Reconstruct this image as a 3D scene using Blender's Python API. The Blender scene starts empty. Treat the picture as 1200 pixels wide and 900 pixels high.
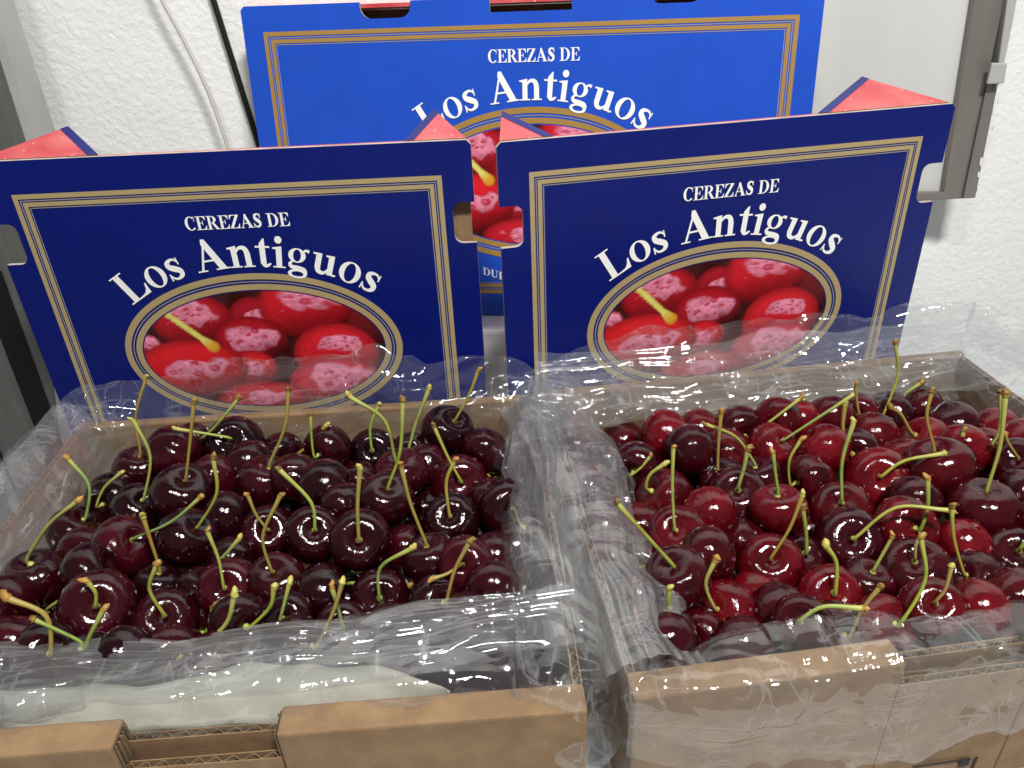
import bpy, math, random
import numpy as np
from mathutils import Vector, Matrix

random.seed(7)
rng = np.random.default_rng(11)
sc = bpy.context.scene
col = sc.collection

# ------------------------------------------------------------------ camera
PITCH, ROLL, CAM_H, F = math.radians(30.0), math.radians(2.608), 0.3849, 905.0   # F in pixels of a 1200 px wide frame
_fw = np.array([0, math.cos(PITCH), -math.sin(PITCH)])
_dn0 = np.array([0, -math.sin(PITCH), -math.cos(PITCH)])
_rt0 = np.array([1.0, 0, 0])
_rt = math.cos(ROLL) * _rt0 + math.sin(ROLL) * _dn0
_dn = -math.sin(ROLL) * _rt0 + math.cos(ROLL) * _dn0
CAM = np.array([0, 0, CAM_H])
cd = bpy.data.cameras.new('camera')
cam = bpy.data.objects.new('camera', cd)
col.objects.link(cam)
cd.sensor_width = 36.0
cd.lens = F / 1200 * 36.0
cd.clip_start, cd.clip_end = 0.01, 50
m = Matrix.Identity(4)
for i in range(3):
    m[i][0], m[i][1], m[i][2], m[i][3] = _rt[i], -_dn[i], -_fw[i], CAM[i]
cam.matrix_world = m
sc.camera = cam

# ------------------------------------------------------------------ light: indoor, ceiling lamps
w = bpy.data.worlds.new('World')
sc.world = w
w.use_nodes = True
w.node_tree.nodes['Background'].inputs[0].default_value = (0.93, 0.96, 1.0, 1)
w.node_tree.nodes['Background'].inputs[1].default_value = 0.14

def area(name, loc, target, sx, sy, power, color):
    l = bpy.data.lights.new(name, 'AREA')
    l.shape = 'RECTANGLE'
    l.size, l.size_y, l.energy, l.color = sx, sy, power, color
    o = bpy.data.objects.new(name, l)
    col.objects.link(o)
    o.location = loc
    o.rotation_euler = (Vector(target) - Vector(loc)).to_track_quat('-Z', 'Y').to_euler()
    return o

area('ceiling_lamp', (0.32, -0.26, 1.45), (0.05, 0.5, 0.0), 0.28, 0.11, 27, (1.0, 0.98, 0.95))
area('ceiling_lamp', (-0.20, -0.22, 1.50), (-0.05, 0.5, 0.0), 0.20, 0.06, 6, (1.0, 0.98, 0.95))
sc.view_settings.view_transform = 'Standard'
sc.view_settings.look = 'None'
sc.view_settings.exposure = 0.0
sc.view_settings.gamma = 1.0
sc.cycles.transparent_max_bounces = 24
sc.cycles.max_bounces = 10
sc.cycles.caustics_reflective = False
sc.cycles.caustics_refractive = False
sc.cycles.use_denoising = True

# ------------------------------------------------------------------ helpers
def ray(u, v):
    return _fw + _rt * (u - 600) / F + _dn * (v - 450) / F

def at_z(u, v, z):
    d = ray(u, v)
    return CAM + d * ((z - CAM_H) / d[2])

def at_y(u, v, y):
    d = ray(u, v)
    return CAM + d * (y / d[1])

def at_depth(u, v, z):
    return CAM + ray(u, v) * z

def project(P):
    d = np.asarray(P) - CAM
    z = d @ _fw
    return 600 + F * (d @ _rt) / z, 450 + F * (d @ _dn) / z, z

def tag(o, label=None, cat=None, group=None, kind=None):
    if label: o['label'] = label
    if cat: o['category'] = cat
    if group: o['group'] = group
    if kind: o['kind'] = kind
    return o

def empty(name, loc=(0, 0, 0), rot=(0, 0, 0)):
    o = bpy.data.objects.new(name, None)
    o.empty_display_size = 0.02
    o.location, o.rotation_euler = loc, rot
    col.objects.link(o)
    return o

class MB:
    """collects faces of one mesh"""
    def __init__(self):
        self.v, self.f, self.mi = [], [], []
    def add(self, verts, faces, mi=0):
        n = len(self.v)
        self.v += [tuple(map(float, p)) for p in verts]
        self.f += [tuple(n + i for i in f) for f in faces]
        self.mi += [mi] * len(faces)
        return self
    def box(self, x0, x1, y0, y1, z0, z1, mi=0):
        vs = [(x0, y0, z0), (x1, y0, z0), (x1, y1, z0), (x0, y1, z0), (x0, y0, z1), (x1, y0, z1), (x1, y1, z1), (x0, y1, z1)]
        return self.add(vs, [(3, 2, 1, 0), (4, 5, 6, 7), (0, 1, 5, 4), (1, 2, 6, 5), (2, 3, 7, 6), (3, 0, 4, 7)], mi)
    def prism(self, pts, d0, d1, plane='xz', mi_front=0, mi_side=1):
        """polygon (counter-clockwise seen from the front, -y) extruded along y"""
        n = len(pts)
        a = [(p[0], d0, p[1]) for p in pts]
        b = [(p[0], d1, p[1]) for p in pts]
        self.add(a, [tuple(range(n))], mi_front)
        self.add(b, [tuple(reversed(range(n)))], mi_side)
        k = len(self.v) - 2 * n
        for i in range(n):
            j = (i + 1) % n
            self.f.append((k + i, k + n + i, k + n + j, k + j))
            self.mi.append(mi_side)
        return self
    def build(self, name, mats, parent=None, smooth=False, bevel=0):
        me = bpy.data.meshes.new(name)
        me.from_pydata(self.v, [], self.f)
        if not isinstance(mats, (list, tuple)): mats = [mats]
        for mt in mats: me.materials.append(mt)
        me.polygons.foreach_set('material_index', self.mi)
        if smooth: me.polygons.foreach_set('use_smooth', [True] * len(me.polygons))
        me.update()
        o = bpy.data.objects.new(name, me)
        col.objects.link(o)
        if parent: o.parent = parent
        if bevel:
            b = o.modifiers.new('bevel', 'BEVEL')
            b.width, b.segments, b.limit_method = bevel, 2, 'ANGLE'
        return o

def grid_mesh(name, P, mat, parent=None, smooth=True, closed=False, colors=None):
    """P: array (n, m, 3); closed joins the first and last row"""
    n, mm = P.shape[:2]
    idx = np.arange(n * mm).reshape(n, mm)
    if closed: idx = np.vstack([idx, idx[:1]])
    q = np.stack([idx[:-1, :-1], idx[1:, :-1], idx[1:, 1:], idx[:-1, 1:]], -1).reshape(-1, 4)
    me = bpy.data.meshes.new(name)
    me.from_pydata(P.reshape(-1, 3).tolist(), [], q.tolist())
    me.materials.append(mat)
    if smooth: me.polygons.foreach_set('use_smooth', [True] * len(me.polygons))
    if colors is not None:
        ca = me.color_attributes.new('print', 'FLOAT_COLOR', 'POINT')
        ca.data.foreach_set('color', colors.astype(np.float32).ravel())
    me.update()
    o = bpy.data.objects.new(name, me)
    col.objects.link(o)
    if parent: o.parent = parent
    return o

def s2l(c):
    c = np.asarray(c, float)
    if c.max() > 1: c = c / 255
    return np.where(c <= 0.04045, c / 12.92, ((c + 0.055) / 1.055) ** 2.4)

def rgba(c): return tuple(s2l(c)) + (1,)

# ------------------------------------------------------------------ materials
def new_mat(name):
    mt = bpy.data.materials.new(name)
    mt.use_nodes = True
    nt = mt.node_tree
    b = nt.nodes['Principled BSDF']
    return mt, nt, b

def N(nt, typ, **kw):
    n = nt.nodes.new(typ)
    for k, v in kw.items():
        if k in n.inputs: n.inputs[k].default_value = v
        else: setattr(n, k, v)
    return n

def noise_mix(nt, b, c1, c2, scale, detail=4, coords='Object', stretch=(1, 1, 1), lo=0.35, hi=0.65):
    tc = N(nt, 'ShaderNodeTexCoord')
    mp = N(nt, 'ShaderNodeMapping')
    mp.inputs['Scale'].default_value = stretch
    nt.links.new(tc.outputs[coords], mp.inputs[0])
    nz = N(nt, 'ShaderNodeTexNoise', Scale=scale, Detail=detail)
    nt.links.new(mp.outputs[0], nz.inputs['Vector'])
    cr = N(nt, 'ShaderNodeValToRGB')
    cr.color_ramp.elements[0].position, cr.color_ramp.elements[1].position = lo, hi
    cr.color_ramp.elements[0].color, cr.color_ramp.elements[1].color = c1, c2
    nt.links.new(nz.outputs['Fac'], cr.inputs[0])
    nt.links.new(cr.outputs[0], b.inputs['Base Color'])
    return mp, nz, cr

def bump(nt, b, height, strength, dist):
    bp = N(nt, 'ShaderNodeBump', Strength=strength, Distance=dist)
    nt.links.new(height, bp.inputs['Height'])
    nt.links.new(bp.outputs[0], b.inputs['Normal'])
    return bp

def kraft(name, c1, c2, lines=True):
    mt, nt, b = new_mat(name)
    mp, nz, cr = noise_mix(nt, b, rgba(c1), rgba(c2), 55, 6, stretch=(1, 1, 1))
    b.inputs['Roughness'].default_value = 0.72
    fb_ = N(nt, 'ShaderNodeTexNoise', Scale=800.0, Detail=3.0)
    fm_ = N(nt, 'ShaderNodeMapping'); fm_.inputs['Scale'].default_value = (.5, 1, .8)
    tc_ = N(nt, 'ShaderNodeTexCoord'); nt.links.new(tc_.outputs['Object'], fm_.inputs[0]); nt.links.new(fm_.outputs[0], fb_.inputs['Vector'])
    fr_ = N(nt, 'ShaderNodeMapRange'); fr_.inputs['From Min'].default_value, fr_.inputs['From Max'].default_value = .3, .7; fr_.inputs['To Min'].default_value, fr_.inputs['To Max'].default_value = .93, 1.05
    nt.links.new(fb_.outputs['Fac'], fr_.inputs['Value'])
    sv_ = N(nt, 'ShaderNodeVectorMath', operation='SCALE'); nt.links.new(cr.outputs[0], sv_.inputs[0]); nt.links.new(fr_.outputs[0], sv_.inputs['Scale'])
    nt.links.new(sv_.outputs[0], b.inputs['Base Color'])
    b.inputs['Specular IOR Level'].default_value = 0.25
    n2 = N(nt, 'ShaderNodeTexNoise', Scale=900.0, Detail=2.0)
    nt.links.new(mp.outputs[0], n2.inputs['Vector'])
    bump(nt, b, n2.outputs['Fac'], 0.25, 0.0006)
    return mt

M = {}
M['kraft'] = kraft('kraft_cardboard', (128, 102, 75), (144, 117, 87))
M['recess_shade'] = kraft('shaded_recess', (70, 56, 42), (98, 80, 60))
M['kraft_dark'] = kraft('raw_board_edge', (104, 86, 66), (142, 120, 94))

def print_mat(name, c, rough=0.32, spec=0.4, var=0.04):
    mt, nt, b = new_mat(name)
    l = s2l(c)
    mp, nz, cr = noise_mix(nt, b, tuple(l * (1 - var)) + (1,), tuple(l * (1 + var)) + (1,), 30, 3)
    b.inputs['Roughness'].default_value = rough
    b.inputs['Specular IOR Level'].default_value = spec
    # faint washboard of the corrugated board under the print
    wv = N(nt, 'ShaderNodeTexWave', Scale=95.0, Distortion=1.0)
    wv.bands_direction = 'X'
    nt.links.new(mp.outputs[0], wv.inputs['Vector'])
    bump(nt, b, wv.outputs['Fac'], 0.10, 0.0006)
    return mt

M['navy'] = print_mat('navy_print', (7, 23, 106), rough=0.34, spec=0.3)
M['blue'] = print_mat('bright_blue_print', (34, 82, 196), rough=0.28)
M['gold'] = print_mat('gold_print', (174, 154, 110), var=0.02)
M['gold_bright'] = print_mat('ochre_gold_print', (166, 132, 72), var=0.02)
M['pale_line'] = print_mat('pale_line_print', (150, 146, 150), var=0.02)
M['white_ink'] = print_mat('white_ink', (250, 250, 246), var=0.004)

def red_print():
    mt, nt, b = new_mat('red_cherry_print')
    mp, nz, cr = noise_mix(nt, b, rgba((190, 52, 60)), rgba((216, 116, 116)), 26, 5, lo=0.3, hi=0.75)
    vo = N(nt, 'ShaderNodeTexVoronoi', Scale=160.0)
    nt.links.new(mp.outputs[0], vo.inputs['Vector'])
    r2 = N(nt, 'ShaderNodeValToRGB')
    r2.color_ramp.elements[0].position, r2.color_ramp.elements[1].position = 0.10, 0.16
    r2.color_ramp.elements[0].color, r2.color_ramp.elements[1].color = (1, 1, 1, 1), (0, 0, 0, 1)
    nt.links.new(vo.outputs['Distance'], r2.inputs[0])
    mx = N(nt, 'ShaderNodeMix', data_type='RGBA')
    nt.links.new(r2.outputs[0], mx.inputs[0])
    nt.links.new(cr.outputs[0], mx.inputs[6])
    mx.inputs[7].default_value = rgba((235, 165, 160))
    nt.links.new(mx.outputs[2], b.inputs['Base Color'])
    b.inputs['Roughness'].default_value = 0.35
    return mt
M['red_print'] = red_print()
M['panel_edge'] = kraft('pale_board_edge', (168, 156, 142), (196, 186, 172))

def picture_mat():
    mt, nt, b = new_mat('cherry_picture_print')
    a = N(nt, 'ShaderNodeVertexColor')
    a.layer_name = 'print'
    nt.links.new(a.outputs[0], b.inputs['Base Color'])
    b.inputs['Roughness'].default_value = 0.32
    b.inputs['Specular IOR Level'].default_value = 0.4
    return mt
M['picture'] = picture_mat()

def wall_mat():
    mt, nt, b = new_mat('stucco_wall')
    mp, nz, cr = noise_mix(nt, b, rgba((228, 229, 226)), rgba((247, 248, 246)), 3.0, 6, lo=0.3, hi=0.6)
    b.inputs['Roughness'].default_value = 0.5
    b.inputs['Specular IOR Level'].default_value = 0.35
    n2 = N(nt, 'ShaderNodeTexNoise', Scale=190.0, Detail=2.0, Roughness=0.45, Distortion=0.3)
    nt.links.new(mp.outputs[0], n2.inputs['Vector'])
    n3 = N(nt, 'ShaderNodeTexNoise', Scale=14.0, Detail=2.0)
    nt.links.new(mp.outputs[0], n3.inputs['Vector'])
    ad = N(nt, 'ShaderNodeMath', operation='MULTIPLY_ADD')
    nt.links.new(n3.outputs['Fac'], ad.inputs[0])
    ad.inputs[1].default_value = 1.2
    nt.links.new(n2.outputs['Fac'], ad.inputs[2])
    bump(nt, b, ad.outputs[0], 0.32, 0.0030)
    return mt
M['wall'] = wall_mat()

def plain(name, c, rough=0.5, metal=0.0, scale=20, var=0.06, stretch=(1, 1, 1), spec=0.5):
    mt, nt, b = new_mat(name)
    l = s2l(c)
    noise_mix(nt, b, tuple(l * (1 - var)) + (1,), tuple(np.minimum(l * (1 + var), 1)) + (1,), scale, 5, stretch=stretch)
    b.inputs['Roughness'].default_value = rough
    b.inputs['Metallic'].default_value = metal
    b.inputs['Specular IOR Level'].default_value = spec
    return mt
M['table'] = plain('white_table_top', (206, 210, 212), 0.4)
M['ledge'] = plain('white_foam_block', (222, 224, 226), 0.7)
M['board'] = plain('white_painted_board', (206, 207, 203), 0.5, scale=12, var=0.05, stretch=(1, 1, 0.15))
M['steel'] = plain('brushed_steel', (134, 134, 130), 0.45, 0.6, scale=40, var=0.10, stretch=(4, 4, 0.3))
M['rail'] = plain('worn_steel_rail', (138, 131, 126), 0.42, 0.45, scale=30, var=0.05, stretch=(3, 3, 0.4))
M['grey_trim'] = plain('grey_trim', (176, 176, 172), 0.5)
M['chip'] = plain('chipped_paint', (226, 224, 218), 0.6)
M['black'] = plain('black_rubber', (18, 18, 17), 0.5)
M['clear_cable'] = plain('translucent_cable', (205, 203, 194), 0.3)
M['cream'] = plain('cream_paper', (186, 182, 166), 0.65, scale=60, var=0.04, stretch=(1, 5, 1))
M['ink'] = plain('black_stamp_ink', (28, 26, 26), 0.7)

def cherry_mat():
    mt, nt, b = new_mat('cherry_skin')
    oi = N(nt, 'ShaderNodeObjectInfo')
    tc = N(nt, 'ShaderNodeTexCoord')
    ad = N(nt, 'ShaderNodeVectorMath', operation='ADD')
    nt.links.new(tc.outputs['Object'], ad.inputs[0])
    sm = N(nt, 'ShaderNodeVectorMath', operation='SCALE')
    sm.inputs[0].default_value = (37, 53, 71)
    nt.links.new(oi.outputs['Random'], sm.inputs['Scale'])
    nt.links.new(sm.outputs[0], ad.inputs[1])
    nz = N(nt, 'ShaderNodeTexNoise', Scale=1.5, Detail=4.0, Distortion=0.5)
    nt.links.new(ad.outputs[0], nz.inputs['Vector'])
    mr = N(nt, 'ShaderNodeMapRange')
    mr.inputs['From Min'].default_value, mr.inputs['From Max'].default_value = 0.32, 0.70
    mr.inputs['To Min'].default_value, mr.inputs['To Max'].default_value = 0.62, 1.55
    nt.links.new(nz.outputs['Fac'], mr.inputs['Value'])
    mul = N(nt, 'ShaderNodeVectorMath', operation='SCALE')
    nt.links.new(oi.outputs['Color'], mul.inputs[0])
    nt.links.new(mr.outputs[0], mul.inputs['Scale'])
    # pale pin-prick lenticels
    vo = N(nt, 'ShaderNodeTexVoronoi', Scale=11.0)
    nt.links.new(ad.outputs[0], vo.inputs['Vector'])
    r2 = N(nt, 'ShaderNodeValToRGB')
    r2.color_ramp.elements[0].position, r2.color_ramp.elements[1].position = 0.05, 0.10
    r2.color_ramp.elements[0].color, r2.color_ramp.elements[1].color = (.14, .14, .14, 1), (0, 0, 0, 1)
    nt.links.new(vo.outputs['Distance'], r2.inputs[0])
    mx = N(nt, 'ShaderNodeMix', data_type='RGBA')
    nt.links.new(r2.outputs[0], mx.inputs[0])
    nt.links.new(mul.outputs[0], mx.inputs[6])
    mx.inputs[7].default_value = (0.30, 0.12, 0.12, 1)
    nt.links.new(mx.outputs[2], b.inputs['Base Color'])
    rg = N(nt, 'ShaderNodeMapRange')
    rg.inputs['From Min'].default_value, rg.inputs['From Max'].default_value = 0.3, 0.7
    rg.inputs['To Min'].default_value, rg.inputs['To Max'].default_value = 0.05, 0.13
    nt.links.new(nz.outputs['Fac'], rg.inputs['Value'])
    nt.links.new(rg.outputs[0], b.inputs['Roughness'])
    b.inputs['Specular IOR Level'].default_value = 0.42
    b.inputs['Coat Weight'].default_value = 0.12
    b.inputs['Coat Roughness'].default_value = 0.06
    n4 = N(nt, 'ShaderNodeTexNoise', Scale=5.0, Detail=3.0)
    nt.links.new(ad.outputs[0], n4.inputs['Vector'])
    bump(nt, b, n4.outputs['Fac'], 0.05, 0.05)
    return mt
M['cherry'] = cherry_mat()

def stem_mat():
    mt, nt, b = new_mat('cherry_stem')
    a = N(nt, 'ShaderNodeVertexColor')
    a.layer_name = 'print'
    nt.links.new(a.outputs[0], b.inputs['Base Color'])
    b.inputs['Roughness'].default_value = 0.42
    b.inputs['Specular IOR Level'].default_value = 0.4
    return mt
M['stem'] = stem_mat()

def film_mat(name='clear_plastic_film', haze=0.065):
    mt = bpy.data.materials.new(name)
    mt.use_nodes = True
    nt = mt.node_tree
    nt.nodes.clear()
    out = N(nt, 'ShaderNodeOutputMaterial')
    tr = N(nt, 'ShaderNodeBsdfTransparent')
    tr.inputs[0].default_value = (0.97, 0.98, 0.985, 1)
    gl = N(nt, 'ShaderNodeBsdfGlossy', Roughness=0.055)
    gl.inputs['Color'].default_value = (1, 1, 1, 1)
    df = N(nt, 'ShaderNodeBsdfDiffuse')
    df.inputs[0].default_value = (0.85, 0.87, 0.88, 1)
    tl = N(nt, 'ShaderNodeBsdfTranslucent')
    tl.inputs[0].default_value = (0.85, 0.87, 0.88, 1)
    tc = N(nt, 'ShaderNodeTexCoord')
    nz = N(nt, 'ShaderNodeTexNoise', Scale=42.0, Detail=0.0)
    nt.links.new(tc.outputs['Object'], nz.inputs['Vector'])
    # thin straight crease lines, whitened by the stress of the fold
    hsum, lines = nz.outputs['Fac'], None
    mk_ = N(nt, 'ShaderNodeMapRange')
    mk_.inputs['From Min'].default_value, mk_.inputs['From Max'].default_value = 0.44, 0.60
    nt.links.new(nz.outputs['Fac'], mk_.inputs['Value'])
    for stv, rot in (((11, 105, 105), (0, 0, .10)), ((95, 9, 75), (0, 0, .14))):
        mp = N(nt, 'ShaderNodeMapping')
        mp.inputs['Rotation'].default_value, mp.inputs['Scale'].default_value = rot, stv
        nt.links.new(tc.outputs['Object'], mp.inputs[0])
        vo = N(nt, 'ShaderNodeTexNoise', Scale=1.0, Detail=0.6, Distortion=.15)
        nt.links.new(mp.outputs[0], vo.inputs['Vector'])
        ab = N(nt, 'ShaderNodeMath', operation='SUBTRACT')
        nt.links.new(vo.outputs['Fac'], ab.inputs[0]); ab.inputs[1].default_value = 0.5
        ac = N(nt, 'ShaderNodeMath', operation='ABSOLUTE')
        nt.links.new(ab.outputs[0], ac.inputs[0])
        ml = N(nt, 'ShaderNodeMapRange')
        ml.inputs['From Min'].default_value, ml.inputs['From Max'].default_value = 0.0, 0.030
        ml.inputs['To Min'].default_value, ml.inputs['To Max'].default_value = 1.0, 0.0
        nt.links.new(ac.outputs[0], ml.inputs['Value'])
        mm_ = N(nt, 'ShaderNodeMath', operation='MULTIPLY')
        nt.links.new(ml.outputs[0], mm_.inputs[0]); nt.links.new(mk_.outputs[0], mm_.inputs[1])
        if lines is None: lines = mm_.outputs[0]
        else:
            mx_ = N(nt, 'ShaderNodeMath', operation='MAXIMUM')
            nt.links.new(lines, mx_.inputs[0]); nt.links.new(mm_.outputs[0], mx_.inputs[1]); lines = mx_.outputs[0]
    hsum = lines
    bp = N(nt, 'ShaderNodeBump', Strength=0.22, Distance=0.0014)
    nt.links.new(hsum, bp.inputs['Height'])
    hz = N(nt, 'ShaderNodeMath', operation='MULTIPLY_ADD', use_clamp=True)
    nt.links.new(lines, hz.inputs[0])
    hz.inputs[1].default_value, hz.inputs[2].default_value = 0.16, haze
    for n in (gl, df, tl): nt.links.new(bp.outputs[0], n.inputs['Normal'])
    lw = N(nt, 'ShaderNodeLayerWeight')        # Schlick reflectance of a thin sheet, the same from both sides
    nt.links.new(bp.outputs[0], lw.inputs['Normal'])
    pw = N(nt, 'ShaderNodeMath', operation='POWER')
    nt.links.new(lw.outputs['Facing'], pw.inputs[0])
    pw.inputs[1].default_value = 4.0
    fm = N(nt, 'ShaderNodeMath', operation='MULTIPLY_ADD', use_clamp=True)
    nt.links.new(pw.outputs[0], fm.inputs[0])
    fm.inputs[1].default_value, fm.inputs[2].default_value = 0.26, 0.080
    m1 = N(nt, 'ShaderNodeMixShader')          # milky haze of the film
    m1.inputs[0].default_value = 0.5
    nt.links.new(df.outputs[0], m1.inputs[1])
    nt.links.new(tl.outputs[0], m1.inputs[2])
    m2 = N(nt, 'ShaderNodeMixShader')
    nt.links.new(hz.outputs[0], m2.inputs[0])
    nt.links.new(tr.outputs[0], m2.inputs[1])
    nt.links.new(m1.outputs[0], m2.inputs[2])
    m3 = N(nt, 'ShaderNodeMixShader')
    nt.links.new(fm.outputs[0], m3.inputs[0])
    nt.links.new(m2.outputs[0], m3.inputs[1])
    nt.links.new(gl.outputs[0], m3.inputs[2])
    nt.links.new(m3.outputs[0], out.inputs[0])
    return mt
M['film'] = film_mat()
M['film_thick'] = film_mat('gathered_plastic_film', 0.14)  # stronger haze for layered film, also standing in for reflected room light

# the paper lets some of what lies under it show through
_nt = M['cream'].node_tree
_o, _b = _nt.nodes['Material Output'], _nt.nodes['Principled BSDF']
_t, _x = N(_nt, 'ShaderNodeBsdfTransparent'), N(_nt, 'ShaderNodeMixShader')
_x.inputs[0].default_value = 0.74
_nt.links.new(_t.outputs[0], _x.inputs[1]); _nt.links.new(_b.outputs[0], _x.inputs[2]); _nt.links.new(_x.outputs[0], _o.inputs[0])

# ------------------------------------------------------------------ the setting
WALL_Y = 0.74
o = MB().box(-1.6, 1.6, WALL_Y, WALL_Y + 0.1, -0.8, 1.6).build('wall', M['wall']); tag(o, kind='structure')
o = MB().box(-0.335, 1.2, -0.25, 0.594, -0.06, -0.015).build('table', M['table']); tag(o, kind='structure')

# ------------------------------------------------------------------ lettering (hand-drawn bold serif capitals and lower case)
def sweep(pts, wd, n=10):
    """variable-width stroke through pts (Catmull-Rom); returns quads"""
    P = np.array(pts, float); Wd = np.array(wd, float)
    P = np.vstack([2 * P[0] - P[1], P, 2 * P[-1] - P[-2]]); Wd = np.concatenate([[Wd[0]], Wd, [Wd[-1]]])
    c, ww = [], []
    for i in range(1, len(P) - 2):
        for k in range(n):
            t = k / n
            h = lambda a, b, cc, d: 0.5 * (2 * b + (cc - a) * t + (2 * a - 5 * b + 4 * cc - d) * t * t + (3 * b - a - 3 * cc + d) * t ** 3)
            c.append(h(P[i - 1], P[i], P[i + 1], P[i + 2])); ww.append(Wd[i] + (Wd[i + 1] - Wd[i]) * t)
    c.append(P[-2]); ww.append(Wd[-2])
    c, ww = np.array(c), np.array(ww)
    T = np.gradient(c, axis=0); T /= np.linalg.norm(T, axis=1)[:, None] + 1e-9
    Nn = np.stack([-T[:, 1], T[:, 0]], 1)
    L, R = c + Nn * ww[:, None] / 2, c - Nn * ww[:, None] / 2
    return [np.array([R[i], R[i + 1], L[i + 1], L[i]]) for i in range(len(c) - 1)]

def ring(cx, cy, rx, ry, ix, iy, a0=0, a1=360, n=36):
    out = []
    for i in range(n):
        p, q = math.radians(a0 + (a1 - a0) * i / n), math.radians(a0 + (a1 - a0) * (i + 1) / n)
        out.append(np.array([(cx + ix * math.cos(p), cy + iy * math.sin(p)), (cx + rx * math.cos(p), cy + ry * math.sin(p)),
                             (cx + rx * math.cos(q), cy + ry * math.sin(q)), (cx + ix * math.cos(q), cy + iy * math.sin(q))]))
    return out

def P_(*pts): return [np.array(pts, float)]
def R_(x0, x1, y0, y1): return P_((x0, y0), (x1, y0), (x1, y1), (x0, y1))

def s_glyph(sx, sy):
    pts = [(.50, .53), (.41, .635), (.28, .645), (.16, .57), (.17, .45), (.31, .35), (.45, .25), (.45, .12), (.33, .04), (.18, .05), (.08, .17)]
    wd = [.04, .07, .09, .15, .18, .20, .18, .15, .09, .07, .04]
    q = sweep(pts, wd)
    q = [q, P_((.48, .45), (.525, .45), (.525, .68), (.485, .68)), P_((.04, .0), (.085, .0), (.095, .23), (.045, .23))]
    return [[a * (sx, sy) for a in s] for s in q]

G = {
 'L': (.97, [R_(.14, .37, .04, .96), R_(0, .52, .955, 1), P_((0, 0), (.9, 0), (.96, .33), (.91, .33), (.82, .17), (.7, .08), (.5, .05), (0, .045))]),
 'o': (.78, [ring(.39, .34, .37, .36, .185, .315)]),
 's': (.60, s_glyph(1.05, 1)),
 'A': (1.12, [P_((.44, 1.02), (.56, 1.02), (1.02, .03), (.76, .03), (.40, .85)), P_((.13, .03), (.21, .03), (.49, .80), (.455, .90)), P_((.24, .30), (.66, .30), (.64, .36), (.26, .36)),
              R_(0, .34, 0, .045), R_(.64, 1.12, 0, .045)]),
 'n': (.88, [R_(.12, .31, .03, .62), P_((0, .605), (.13, .585), (.31, .60), (.31, .70), (0, .645)), R_(.02, .41, 0, .045), sweep([(.29, .50), (.38, .605), (.49, .635), (.60, .59), (.655, .46)], [.06, .09, .12, .16, .19]),
             R_(.56, .75, .03, .47), R_(.47, .85, 0, .045)]),
 't': (.54, [P_((.16, .1), (.35, .1), (.35, .92), (.31, .92), (.16, .75)), R_(.02, .50, .62, .68), sweep([(.255, .16), (.29, .07), (.38, .05), (.50, .12)], [.19, .15, .10, .05])]),
 'i': (.46, [R_(.13, .32, .03, .66), P_((.01, .605), (.14, .585), (.32, .60), (.32, .70), (.01, .645)), R_(.02, .43, 0, .045), ring(.22, .90, .12, .12, .001, .001, n=20)]),
 'g': (.78, [ring(.33, .46, .29, .235, .13, .195), sweep([(.52, .56), (.61, .655), (.73, .63)], [.06, .07, .11]),
             sweep([(.19, .27), (.11, .17), (.17, .08), (.38, .055), (.58, .01), (.65, -.11)], [.06, .11, .13, .15, .15, .11]), ring(.37, -.14, .32, .15, .20, .085)]),
 'u': (.88, [R_(.12, .31, .18, .62), P_((.01, .615), (.13, .60), (.31, .60), (.31, .68), (.01, .665)), sweep([(.215, .22), (.26, .10), (.38, .05), (.49, .09), (.57, .19)], [.19, .16, .12, .09, .06]),
             R_(.55, .74, .02, .62), P_((.45, .615), (.55, .60), (.74, .60), (.74, .68), (.45, .665)), P_((.74, -.005), (.86, .03), (.86, .07), (.74, .08))]),
 'C': (.94, [ring(.50, .5, .49, .52, .25, .46, 48, 318), R_(.80, .845, .64, 1.0)]),
 'E': (.92, [R_(.14, .36, .04, .96), P_((0, 1), (0, .955), (.55, .95), (.70, .88), (.80, .70), (.845, .70), (.83, 1)), R_(.34, .58, .475, .53), P_((.56, .34), (.61, .34), (.61, .67), (.56, .67)),
             P_((0, 0), (.86, 0), (.91, .32), (.865, .32), (.76, .13), (.58, .05), (0, .045))]),
 'R': (1.03, [R_(.14, .36, .04, .96), R_(0, .46, 0, .045), R_(0, .46, .955, 1), ring(.44, .735, .40, .265, .17, .215, -95, 95), P_((.42, .49), (.62, .53), (1.0, .03), (.74, .03)), R_(.74, 1.06, 0, .045)]),
 'Z': (.90, [P_((.05, 1), (.04, .68), (.085, .68), (.17, .87), (.32, .95), (.84, .95), (.84, 1)), P_((.03, .04), (.28, .04), (.84, .96), (.59, .96)), P_((.03, 0), (.83, 0), (.87, .34), (.82, .34), (.74, .16), (.58, .05), (.03, .05))]),
 'S': (.76, s_glyph(1.25, 1 / .665)),
 'D': (1.05, [R_(.14, .36, .04, .96), R_(0, .46, 0, .05), R_(0, .46, .95, 1), ring(.44, .5, .55, .5, .31, .45, -92, 92)]),
 'U': (1.02, [R_(.13, .35, .3, .96), R_(0, .47, .955, 1), sweep([(.24, .34), (.28, .13), (.50, .045), (.72, .13), (.80, .34)], [.22, .18, .12, .08, .06]), R_(.77, .83, .3, .96), R_(.66, .96, .955, 1)]),
 'I': (.55, [R_(.15, .37, .04, .96), R_(.02, .50, 0, .045), R_(.02, .50, .955, 1)]),
 ' ': (.42, []),
}

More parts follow.
